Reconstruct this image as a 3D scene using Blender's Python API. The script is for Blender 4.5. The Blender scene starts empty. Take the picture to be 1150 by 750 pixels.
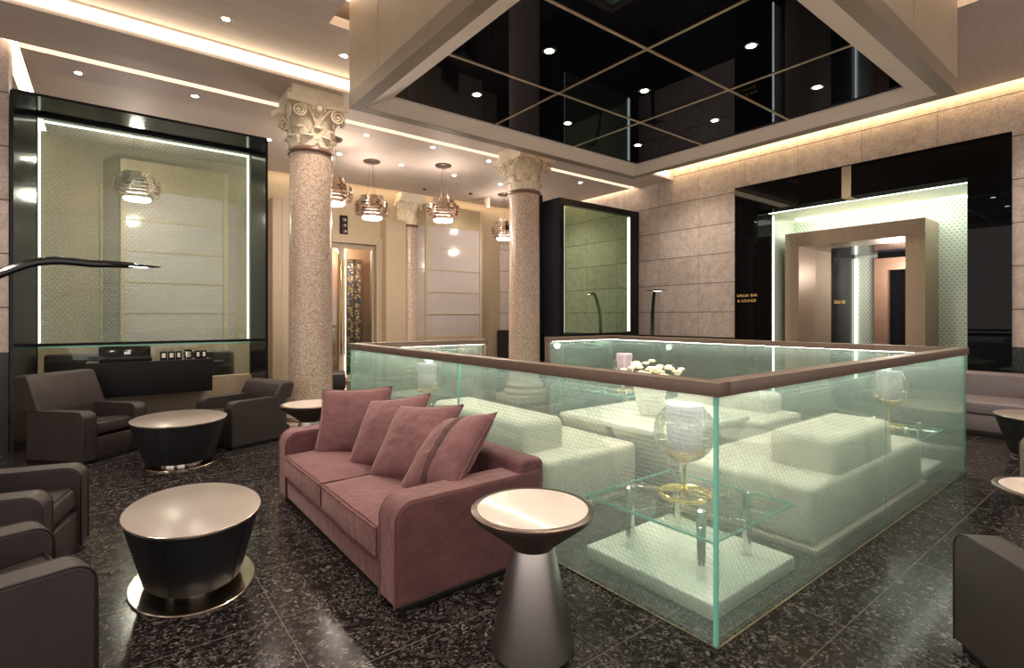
import bpy, bmesh, math, random
from mathutils import Vector, Matrix, noise
PI = math.pi
random.seed(7)
SC = bpy.context.scene
COL = SC.collection

# ------------------------------------------------------------------ camera
H = 1.4
F = 586.0
A = math.atan2(755, 586)                    # angle between view direction and world +x
cam_d = bpy.data.cameras.new('camera')
cam = bpy.data.objects.new('camera', cam_d)
COL.objects.link(cam)
cam.location = (0, 0, H)
cam.rotation_euler = (PI/2, 0, A - PI/2)
cam_d.sensor_width = 36
cam_d.lens = 36*F/1150
cam_d.shift_y = -19/1150
cam_d.clip_start = 0.05
SC.camera = cam
SC.view_settings.view_transform = 'Standard'
SC.view_settings.look = 'None'
SC.view_settings.gamma = 1
SC.view_settings.use_curve_mapping = False
SC.view_settings.exposure = 0.65
try:
    SC.cycles.transparent_max_bounces = 32
    SC.cycles.max_bounces = 10
    SC.cycles.diffuse_bounces = 5
    SC.cycles.glossy_bounces = 5
    SC.cycles.sample_clamp_indirect = 6
    SC.cycles.use_denoising = True
    SC.cycles.caustics_reflective = False
    SC.cycles.caustics_refractive = False
except Exception:
    pass
w = bpy.data.worlds.new('world')
SC.world = w
w.use_nodes = True
w.node_tree.nodes['Background'].inputs[0].default_value = (1.0, 0.89, 0.81, 1)
w.node_tree.nodes['Background'].inputs[1].default_value = 0.9

# ------------------------------------------------------------------ materials
def new_mat(name):
    m = bpy.data.materials.new(name)
    m.use_nodes = True
    nt = m.node_tree
    return m, nt, nt.nodes['Principled BSDF']

class NT:
    """tiny node helper"""
    def __init__(self, nt): self.nt = nt
    def n(self, t, **kw):
        nd = self.nt.nodes.new(t)
        for k, v in kw.items(): setattr(nd, k, v)
        return nd
    def link(self, a, b): self.nt.links.new(a, b)
    def math(self, op, a, b=None, c=None, clamp=False):
        nd = self.n('ShaderNodeMath', operation=op); nd.use_clamp = clamp
        for i, v in enumerate((a, b, c)):
            if v is None: continue
            if isinstance(v, (int, float)): nd.inputs[i].default_value = v
            else: self.link(v, nd.inputs[i])
        return nd.outputs[0]
    def mix(self, fac, a, b):
        nd = self.n('ShaderNodeMix', data_type='RGBA')
        for i, v in ((0, fac), (6, a), (7, b)):
            if isinstance(v, (int, float)): nd.inputs[i].default_value = v
            elif isinstance(v, tuple): nd.inputs[i].default_value = (*v[:3], 1)
            else: self.link(v, nd.inputs[i])
        return nd.outputs[2]
    def ramp(self, fac, stops):
        nd = self.n('ShaderNodeValToRGB')
        el = nd.color_ramp.elements
        while len(el) < len(stops): el.new(0.5)
        for e, (p, c) in zip(el, stops):
            e.position = p; e.color = (*c, 1) if len(c) == 3 else c
        self.link(fac, nd.inputs[0])
        return nd.outputs[0]
    def pos(self):
        g = self.n('ShaderNodeNewGeometry')
        s = self.n('ShaderNodeSeparateXYZ')
        self.link(g.outputs['Position'], s.inputs[0])
        return g.outputs['Position'], s.outputs
    def obj(self): return self.n('ShaderNodeTexCoord').outputs['Object']
    def noise(self, vec, scale, detail=3, rough=0.55):
        nd = self.n('ShaderNodeTexNoise')
        self.link(vec, nd.inputs['Vector'])
        nd.inputs['Scale'].default_value = scale
        nd.inputs['Detail'].default_value = detail
        nd.inputs['Roughness'].default_value = rough
        return nd.outputs[0]
    def scaled(self, vec, s):
        nd = self.n('ShaderNodeMapping'); nd.inputs['Scale'].default_value = s
        self.link(vec, nd.inputs['Vector']); return nd.outputs[0]
    def bump(self, h, strength, dist, bsdf):
        nd = self.n('ShaderNodeBump')
        nd.inputs['Strength'].default_value = strength
        nd.inputs['Distance'].default_value = dist
        self.link(h, nd.inputs['Height'])
        self.link(nd.outputs[0], bsdf.inputs['Normal'])

def plain(name, col, rough=0.5, metal=0.0, var=0.0, vscale=6, bump=0.0, bscale=60, coat=0.0, spec=0.5, sheen=0.0):
    m, nt, b = new_mat(name)
    q = NT(nt)
    b.inputs['Roughness'].default_value = rough
    b.inputs['Metallic'].default_value = metal
    b.inputs['Specular IOR Level'].default_value = spec
    b.inputs['Coat Weight'].default_value = coat
    b.inputs['Sheen Weight'].default_value = sheen
    if sheen: b.inputs['Sheen Roughness'].default_value = 0.35
    v = q.obj()
    nz = q.noise(v, vscale)
    c2 = tuple(min(1, x*(1+var)) for x in col); c1 = tuple(x*(1-var) for x in col)
    q.link(q.ramp(nz, [(0.3, c1), (0.7, c2)]), b.inputs['Base Color'])
    if bump:
        q.bump(q.noise(v, bscale, 2), bump, 0.01, b)
    return m

def emit(name, col, s, body=(0.8, 0.8, 0.8)):
    m, nt, b = new_mat(name)
    b.inputs['Base Color'].default_value = (*body, 1)
    b.inputs['Emission Color'].default_value = (*col, 1)
    b.inputs['Emission Strength'].default_value = s
    return m

def line_mask(q, coord, period, offset, width):
    """1 on a joint line every `period`"""
    t = q.math('SUBTRACT', coord, offset)
    t = q.math('DIVIDE', t, period)
    t = q.math('FRACT', t)
    t = q.math('SUBTRACT', t, 0.5)
    t = q.math('ABSOLUTE', t)
    t = q.math('SUBTRACT', 0.5, t)
    t = q.math('MULTIPLY', t, period)
    return q.math('LESS_THAN', t, width/2)

M = {}
def floor_mat():
    m, nt, b = new_mat('dark_granite'); q = NT(nt)
    p, s = q.pos()
    dn = q.n('ShaderNodeTexNoise'); q.link(p, dn.inputs['Vector']); dn.inputs['Scale'].default_value = 22; dn.inputs['Detail'].default_value = 4
    va = q.n('ShaderNodeVectorMath', operation='MULTIPLY_ADD'); q.link(dn.outputs['Color'], va.inputs[0])
    va.inputs[1].default_value = (0.05, 0.05, 0.0); q.link(p, va.inputs[2])
    def cells(scale):
        vo = q.n('ShaderNodeTexVoronoi', feature='F1'); q.link(va.outputs[0], vo.inputs['Vector']); vo.inputs['Scale'].default_value = scale
        cr = q.n('ShaderNodeSeparateColor'); q.link(vo.outputs['Color'], cr.inputs[0])
        return cr.outputs
    c1 = cells(42); c2 = cells(110)
    k1 = (0.009, 0.0072, 0.0075); k2 = (0.024, 0.0195, 0.0195); k3 = (0.060, 0.050, 0.049); k4 = (0.14, 0.122, 0.118)
    base = q.ramp(c1[0], [(0.0, k1), (0.50, k1), (0.58, k2), (0.80, k2), (0.86, k3), (0.97, k3), (0.985, k4)])
    fine = q.ramp(c2[0], [(0.0, k1), (0.45, k1), (0.55, k2), (0.86, k3), (0.95, k4)])
    c = q.mix(q.math('GREATER_THAN', q.noise(p, 14, 3), 0.47), base, fine)
    j = q.math('MAXIMUM', line_mask(q, s[0], 1.0, 0.635, 0.004), line_mask(q, s[1], 0.545, 0.94, 0.004))
    c = q.mix(j, c, (0.11, 0.095, 0.088))
    q.link(c, b.inputs['Base Color'])
    q.link(q.math('MULTIPLY_ADD', j, 0.4, 0.17), b.inputs['Roughness'])
    b.inputs['Specular IOR Level'].default_value = 0.16
    return m
M['floor'] = floor_mat()

def stone_mat(name, c1, c2, rough=0.75):
    m, nt, b = new_mat(name); q = NT(nt)
    p, s = q.pos()
    h = q.math('ADD', s[0], s[1])
    a = q.noise(p, 7, 8, 0.72)
    bb = q.noise(p, 45, 4, 0.7)
    mixv = q.math('MULTIPLY_ADD', bb, 0.5, q.math('MULTIPLY', a, 0.5))
    c = q.ramp(mixv, [(0.36, c1), (0.62, c2)])
    # tone per tile
    ti = q.math('ADD', q.math('FLOOR', q.math('DIVIDE', q.math('SUBTRACT', s[1], 0.25), 0.93)),
                q.math('MULTIPLY', q.math('FLOOR', q.math('DIVIDE', q.math('SUBTRACT', s[2], 1.50), 0.552)), 7.3))
    wn = q.n('ShaderNodeTexWhiteNoise', noise_dimensions='1D'); q.link(ti, wn.inputs['W'])
    tone = q.n('ShaderNodeMix', data_type='RGBA', blend_type='MULTIPLY')
    tone.inputs[0].default_value = 1
    q.link(c, tone.inputs[6])
    q.link(q.ramp(wn.outputs['Value'], [(0, (0.86, 0.85, 0.84)), (1, (1, 1, 1))]), tone.inputs[7])
    j = q.math('MAXIMUM', line_mask(q, s[2], 0.552, 1.50, 0.012), q.math('MULTIPLY', line_mask(q, s[1], 0.93, 0.25, 0.008), 0.6))
    c = q.mix(j, tone.outputs[2], (0.07, 0.055, 0.05))
    q.link(c, b.inputs['Base Color'])
    b.inputs['Roughness'].default_value = rough
    q.bump(mixv, 0.5, 0.02, b)
    return m
M['stone'] = stone_mat('grey_pink_stone_tile', (0.36, 0.29, 0.265), (0.68, 0.58, 0.525))

def granite_pink():
    m, nt, b = new_mat('pink_granite'); q = NT(nt)
    p, s = q.pos()
    vo = q.n('ShaderNodeTexVoronoi'); q.link(p, vo.inputs['Vector']); vo.inputs['Scale'].default_value = 120
    cr = q.n('ShaderNodeSeparateColor'); q.link(vo.outputs['Color'], cr.inputs[0])
    c = q.ramp(cr.outputs[0], [(0.0, (0.24, 0.15, 0.11)), (0.25, (0.40, 0.285, 0.22)), (0.6, (0.52, 0.395, 0.315)), (0.95, (0.68, 0.57, 0.48))])
    q.link(c, b.inputs['Base Color'])
    b.inputs['Roughness'].default_value = 0.22
    return m
M['granite'] = granite_pink()
M['necking'] = plain('brown_granite', (0.17, 0.09, 0.065), 0.35, var=0.3, vscale=60)
M['capital'] = plain('cream_plaster', (0.76, 0.66, 0.51), 0.7, var=0.08, vscale=14, bump=0.3, bscale=50)
M['ceiling'] = plain('ceiling_plaster', (0.50, 0.415, 0.365), 0.75, var=0.05, vscale=3)
def wood_veneer():
    m, nt, b = new_mat('pale_taupe_ceiling'); q = NT(nt)
    p, s = q.pos()
    a = q.noise(q.scaled(p, (0.5, 9, 9)), 3, 4, 0.6)
    q.link(q.ramp(a, [(0.3, (0.53, 0.44, 0.39)), (0.7, (0.61, 0.515, 0.465))]), b.inputs['Base Color'])
    b.inputs['Roughness'].default_value = 0.6
    return m
M['veneer'] = wood_veneer()
M['beige'] = plain('beige_wall_fabric', (0.39, 0.305, 0.21), 0.7, var=0.06, vscale=30, bump=0.15, bscale=140)
M['beige_dark'] = plain('taupe_panel', (0.36, 0.28, 0.20), 0.55, var=0.05)
M['canopy'] = plain('gold_beige_canopy', (0.385, 0.305, 0.215), 0.5, var=0.05, vscale=4)
M['canopy_rim'] = plain('bronze_brown_rim', (0.22, 0.17, 0.125), 0.45, var=0.05)
M['white_rim'] = plain('offwhite_soffit', (0.66, 0.57, 0.50), 0.55, var=0.03)
M['black_glass'] = plain('black_mirror_glass', (0.003, 0.003, 0.004), 0.01, var=0.0, spec=0.16)
def black_mirror(name, fac, col=(0.6, 0.64, 0.78)):
    m = bpy.data.materials.new(name); m.use_nodes = True
    nt = m.node_tree; nt.nodes.clear(); q = NT(nt)
    out = q.n('ShaderNodeOutputMaterial')
    gl = q.n('ShaderNodeBsdfGlossy'); gl.inputs['Roughness'].default_value = 0.0; gl.inputs[0].default_value = (*col, 1)
    df = q.n('ShaderNodeBsdfDiffuse'); df.inputs[0].default_value = (0.0035, 0.0035, 0.0045, 1)
    mx = q.n('ShaderNodeMixShader'); mx.inputs[0].default_value = fac
    q.link(df.outputs[0], mx.inputs[1]); q.link(gl.outputs[0], mx.inputs[2]); q.link(mx.outputs[0], out.inputs[0])
    return m
M['black_mirror'] = black_mirror('black_ceiling_mirror', 0.09)
M['black_portal'] = black_mirror('black_portal_glass', 0.022, (0.6, 0.6, 0.6))
M['gold_trim'] = plain('pale_gold_trim', (0.62, 0.50, 0.36), 0.3, metal=0.7, var=0.12, vscale=80)
M['bronze'] = plain('brushed_bronze', (0.40, 0.29, 0.205), 0.4, metal=0.2, var=0.08, vscale=20)
M['bronze_pink'] = plain('copper_tone_panel', (0.50, 0.30, 0.21), 0.4, metal=0.3, var=0.05)
M['rail'] = plain('bronze_handrail', (0.135, 0.095, 0.072), 0.42, metal=0.3, var=0.06, vscale=20)
M['dark_frame'] = plain('dark_polished_frame', (0.016, 0.016, 0.0195), 0.12, var=0.1, spec=0.16)
M['black_matte'] = plain('black_laminate', (0.007, 0.0065, 0.0075), 0.6, spec=0.2, var=0.15, vscale=30)
M['black_gloss'] = plain('gloss_black', (0.008, 0.008, 0.009), 0.12)
M['dado'] = plain('black_granite_dado', (0.012, 0.011, 0.011), 0.2, var=0.5, vscale=40)
M['leather'] = plain('brown_leather', (0.034, 0.024, 0.0235), 0.48, var=0.10, vscale=10, bump=0.12, bscale=220)
M['leather_dark'] = plain('dark_piping', (0.010, 0.008, 0.008), 0.45)
M['lilac'] = plain('grey_lilac_leather', (0.20, 0.165, 0.175), 0.45, var=0.08, bump=0.1, bscale=200)
M['taupe_leather'] = plain('taupe_leather', (0.16, 0.125, 0.11), 0.45, var=0.08, bump=0.1, bscale=200)
def velvet():
    m, nt, b = new_mat('dusty_rose_velvet'); q = NT(nt)
    v = q.obj()
    a = q.noise(v, 4, 5, 0.65)
    c = q.ramp(a, [(0.3, (0.098, 0.034, 0.038)), (0.7, (0.150, 0.056, 0.060))])
    q.link(c, b.inputs['Base Color'])
    b.inputs['Roughness'].default_value = 0.75
    b.inputs['Sheen Weight'].default_value = 0.45
    b.inputs['Sheen Roughness'].default_value = 0.35
    b.inputs['Sheen Tint'].default_value = (1.0, 0.72, 0.66, 1)
    h = q.math('MULTIPLY_ADD', q.noise(v, 14, 3, 0.6), 1.0, q.math('MULTIPLY', q.noise(v, 300, 2), 0.15))
    q.bump(h, 0.6, 0.02, b)
    return m
M['velvet'] = velvet()
M['velvet_dark'] = plain('plum_velvet_band', (0.055, 0.016, 0.018), 0.8, var=0.1)
M['white_fabric'] = plain('white_upholstery', (0.61, 0.565, 0.49), 0.7, var=0.04, vscale=5, bump=0.15, bscale=90)
M['white_lacquer'] = plain('white_lacquer', (0.76, 0.73, 0.67), 0.22, var=0.02)
M['plinth_pink'] = plain('pinkish_metal_plinth', (0.52, 0.42, 0.36), 0.4, metal=0.3)
M['vase'] = plain('white_hammered_ceramic', (0.80, 0.76, 0.68), 0.45, var=0.05, bump=0.6, bscale=40)
M['petal'] = plain('cream_petals', (0.82, 0.78, 0.58), 0.6, var=0.06)
M['leaf'] = plain('green_leaf', (0.08, 0.16, 0.05), 0.5, var=0.2)
M['chrome'] = plain('polished_chrome', (0.72, 0.71, 0.70), 0.07, metal=1.0)
M['chrome_warm'] = plain('rose_chrome', (0.70, 0.58, 0.52), 0.12, metal=1.0)
M['champagne'] = plain('champagne_steel', (0.55, 0.47, 0.38), 0.2, metal=1.0)
M['brass'] = plain('brass', (0.72, 0.50, 0.18), 0.18, metal=1.0)
M['table_top'] = plain('taupe_glass_top', (0.30, 0.255, 0.228), 0.26, var=0.03, vscale=3, coat=0.0)
M['marble_top'] = plain('cream_table_inlay', (0.66, 0.565, 0.51), 0.12, var=0.06, vscale=6, coat=0.3)
M['rim_brown'] = plain('dark_bronze_rim', (0.13, 0.095, 0.08), 0.28, metal=0.8)
def brushed():
    m, nt, b = new_mat('brushed_steel'); q = NT(nt)
    v = q.obj()
    a = q.noise(q.scaled(v, (1, 1, 40)), 8, 3, 0.5)
    q.link(q.ramp(a, [(0.3, (0.47, 0.435, 0.42)), (0.7, (0.51, 0.475, 0.46))]), b.inputs['Base Color'])
    b.inputs['Metallic'].default_value = 1
    b.inputs['Roughness'].default_value = 0.30
    b.inputs['Anisotropic'].default_value = 0.85
    tg = q.n('ShaderNodeTangent', direction_type='RADIAL', axis='Z')
    q.link(tg.outputs[0], b.inputs['Tangent'])
    return m
M['brushed'] = brushed()
M['dark_drum'] = plain('charcoal_leather_drum', (0.011, 0.011, 0.0135), 0.4, var=0.1, bump=0.08, bscale=200)
M['cove'] = emit('warm_cove_light', (1.0, 0.80, 0.55), 4.0)
M['cove_wall'] = emit('warm_wall_cove_light', (1.0, 0.74, 0.38), 9.0)
M['cove_soft'] = emit('warm_cove_light_soft', (1.0, 0.80, 0.55), 5.0)
M['led'] = emit('balustrade_light', (1.0, 0.95, 0.85), 30.0)
M['led_green'] = emit('glass_edge_light', (0.95, 1.0, 0.84), 2.4)
M['lens'] = emit('downlight_lens', (1.0, 0.90, 0.76), 45.0)
M['candle'] = None
M['diffuser'] = emit('pendant_diffuser', (1.0, 0.90, 0.80), 6.0)
M['lamp_led'] = emit('lamp_led', (0.95, 0.97, 1.0), 6.0)
M['glass_edge'] = plain('green_glass_edge', (0.22, 0.62, 0.50), 0.15, var=0.05)
M['curtain'] = plain('grey_curtain', (0.10, 0.095, 0.10), 0.8, var=0.15)

def frit_glass(name, tint, lo, hi, ph=0.034, pv=0.0215, frit=(0.80, 0.86, 0.78), gloss=0.45):
    """tinted glass printed with a fish-scale frit: scale rings in rows, the gaps clear"""
    m = bpy.data.materials.new(name); m.use_nodes = True
    nt = m.node_tree; nt.nodes.clear(); q = NT(nt)
    out = q.n('ShaderNodeOutputMaterial')
    p, s = q.pos()
    h = q.math('ADD', s[0], s[1])
    row = q.math('FLOOR', q.math('DIVIDE', s[2], pv))
    par = q.math('MULTIPLY', q.math('MODULO', q.math('ABSOLUTE', row), 2.0), 0.5)
    fx = q.math('SUBTRACT', q.math('FRACT', q.math('ADD', q.math('DIVIDE', h, ph), par)), 0.5)
    fz = q.math('SUBTRACT', q.math('FRACT', q.math('DIVIDE', s[2], pv)), 0.45)
    dx = q.math('MULTIPLY', fx, ph/pv*0.62)
    d = q.math('SQRT', q.math('ADD', q.math('MULTIPLY', dx, dx), q.math('MULTIPLY', fz, fz)))
    mr = q.n('ShaderNodeMapRange', interpolation_type='SMOOTHSTEP')
    q.link(d, mr.inputs[0])
    for i, v in ((1, 0.16), (2, 0.40), (3, 0.0), (4, 1.0)): mr.inputs[i].default_value = v
    fac = q.math('MULTIPLY_ADD', mr.outputs[0], hi-lo, lo)
    tr = q.n('ShaderNodeBsdfTransparent'); tr.inputs[0].default_value = (*tint, 1)
    df = q.n('ShaderNodeBsdfDiffuse'); df.inputs[0].default_value = (*frit, 1)
    tl = q.n('ShaderNodeBsdfTranslucent'); tl.inputs[0].default_value = (*frit, 1)
    w1 = q.n('ShaderNodeMixShader'); w1.inputs[0].default_value = 0.5
    q.link(df.outputs[0], w1.inputs[1]); q.link(tl.outputs[0], w1.inputs[2])
    w2 = q.n('ShaderNodeMixShader'); q.link(fac, w2.inputs[0])
    q.link(tr.outputs[0], w2.inputs[1]); q.link(w1.outputs[0], w2.inputs[2])
    gl = q.n('ShaderNodeBsdfGlossy'); gl.inputs['Roughness'].default_value = 0.0
    gl.inputs[0].default_value = (0.9, 1.0, 0.95, 1)
    fr = q.n('ShaderNodeFresnel'); fr.inputs[0].default_value = 1.45
    ff = q.math('MULTIPLY', fr.outputs[0], gloss)
    w3 = q.n('ShaderNodeMixShader'); q.link(ff, w3.inputs[0])
    q.link(w2.outputs[0], w3.inputs[1]); q.link(gl.outputs[0], w3.inputs[2])
    q.link(w3.outputs[0], out.inputs[0])
    return m
M['frit'] = frit_glass('fish_scale_frit_glass', (0.89, 0.965, 0.935), 0.008, 0.21, frit=(0.66, 0.80, 0.73))
M['frit_window'] = frit_glass('fish_scale_frit_window', (0.89, 0.94, 0.905), 0.01, 0.16, 0.05, 0.032, (0.66, 0.84, 0.70))

def clear_glass(name, tint, gloss=0.0, k=1.0):
    m = bpy.data.materials.new(name); m.use_nodes = True
    nt = m.node_tree; nt.nodes.clear(); q = NT(nt)
    out = q.n('ShaderNodeOutputMaterial')
    tr = q.n('ShaderNodeBsdfTransparent'); tr.inputs[0].default_value = (*tint, 1)
    gl = q.n('ShaderNodeBsdfGlossy'); gl.inputs['Roughness'].default_value = 0.0
    fr = q.n('ShaderNodeFresnel'); fr.inputs[0].default_value = 1.5
    w3 = q.n('ShaderNodeMixShader')
    q.link(q.math('MULTIPLY_ADD', fr.outputs[0], k, gloss, clamp=True), w3.inputs[0])
    q.link(tr.outputs[0], w3.inputs[1]); q.link(gl.outputs[0], w3.inputs[2])
    q.link(w3.outputs[0], out.inputs[0])
    return m
M['clear'] = clear_glass('clear_glass', (0.90, 0.97, 0.93))
M['table_glass'] = clear_glass('clear_table_glass', (0.93, 0.985, 0.96), 0.0, 0.4)
M['globe'] = clear_glass('amber_tinted_globe', (0.96, 0.94, 0.87), 0.02, 0.7)
M['olive_fascia'] = plain('olive_gold_fascia', (0.33, 0.26, 0.15), 0.4, metal=0.2, var=0.06)
M['cabinet_pane'] = plain('pale_lit_interior_pane', (0.40, 0.345, 0.33), 0.12, var=0.05, vscale=1.5, spec=0.6)  # opaque panes; the lit cabinet interior is painted into their pale colour
M['smoked'] = clear_glass('cabinet_glass', (0.86, 0.80, 0.74), 0.10)

def lit_frit_wall(name, c_lo, c_hi):
    """pale green glass wall lining with the same scale print"""
    m, nt, b = new_mat(name); q = NT(nt)
    p, s = q.pos(); h = q.math('ADD', s[0], s[1]); pv, ph = 0.046, 0.066
    row = q.math('FLOOR', q.math('DIVIDE', s[2], pv))
    par = q.math('MULTIPLY', q.math('MODULO', q.math('ABSOLUTE', row), 2.0), 0.5)
    fx = q.math('SUBTRACT', q.math('FRACT', q.math('ADD', q.math('DIVIDE', h, ph), par)), 0.5)
    fz = q.math('SUBTRACT', q.math('FRACT', q.math('DIVIDE', s[2], pv)), 0.45)
    d = q.math('SQRT', q.math('ADD', q.math('MULTIPLY', fx, fx), q.math('MULTIPLY', fz, fz)))
    q.link(q.ramp(d, [(0.18, c_lo), (0.36, c_hi)]), b.inputs['Base Color'])
    b.inputs['Roughness'].default_value = 0.18
    return m
M['green_wall'] = lit_frit_wall('pale_green_printed_glass', (0.40, 0.51, 0.42), (0.78, 0.83, 0.74))

def green_mirror():
    m = bpy.data.materials.new('green_tinted_mirror'); m.use_nodes = True
    nt = m.node_tree; nt.nodes.clear(); q = NT(nt)
    out = q.n('ShaderNodeOutputMaterial')
    gl = q.n('ShaderNodeBsdfGlossy'); gl.inputs['Roughness'].default_value = 0.0; gl.inputs[0].default_value = (0.58, 0.80, 0.56, 1)
    df = q.n('ShaderNodeBsdfDiffuse')
    p, s = q.pos()
    nz = q.noise(q.scaled(p, (1, 1, 14)), 3, 3)
    q.link(q.ramp(nz, [(0.3, (0.14, 0.26, 0.14)), (0.7, (0.30, 0.42, 0.27))]), df.inputs[0])
    mx = q.n('ShaderNodeMixShader'); mx.inputs[0].default_value = 0.78
    q.link(df.outputs[0], mx.inputs[1]); q.link(gl.outputs[0], mx.inputs[2])
    q.link(mx.outputs[0], out.inputs[0])
    return m
M['green_mirror'] = green_mirror()

def candle_mat():
    m = bpy.data.materials.new('frosted_candle_glass'); m.use_nodes = True
    nt = m.node_tree; nt.nodes.clear(); q = NT(nt)
    out = q.n('ShaderNodeOutputMaterial')
    v = q.obj()
    vo = q.n('ShaderNodeTexVoronoi'); q.link(v, vo.inputs['Vector']); vo.inputs['Scale'].default_value = 55
    col = q.ramp(vo.outputs['Distance'], [(0.1, (0.80, 0.74, 0.79)), (0.5, (0.56, 0.52, 0.57))])
    df = q.n('ShaderNodeBsdfDiffuse'); q.link(col, df.inputs[0])
    tl = q.n('ShaderNodeBsdfTranslucent'); q.link(col, tl.inputs[0])
    tr = q.n('ShaderNodeBsdfTransparent')
    a1 = q.n('ShaderNodeMixShader'); a1.inputs[0].default_value = 0.40
    q.link(df.outputs[0], a1.inputs[1]); q.link(tl.outputs[0], a1.inputs[2])
    a2 = q.n('ShaderNodeMixShader'); a2.inputs[0].default_value = 0.12
    q.link(a1.outputs[0], a2.inputs[1]); q.link(tr.outputs[0], a2.inputs[2])
    q.link(a2.outputs[0], out.inputs[0])
    return m
M['candle'] = candle_mat()
M['flame'] = emit('candle_flame', (1.0, 0.95, 0.90), 14.0)

def mosaic():
    m, nt, b = new_mat('blue_gold_art_glass'); q = NT(nt)
    v = q.obj()
    vo = q.n('ShaderNodeTexVoronoi'); q.link(v, vo.inputs['Vector']); vo.inputs['Scale'].default_value = 26
    cr = q.n('ShaderNodeSeparateColor'); q.link(vo.outputs['Color'], cr.inputs[0])
    q.link(q.ramp(cr.outputs[0], [(0.0, (0.03, 0.05, 0.16)), (0.45, (0.10, 0.09, 0.13)), (0.7, (0.42, 0.22, 0.08)), (0.95, (0.85, 0.65, 0.42))]), b.inputs['Base Color'])
    b.inputs['Roughness'].default_value = 0.2
    return m
M['mosaic'] = mosaic()

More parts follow.
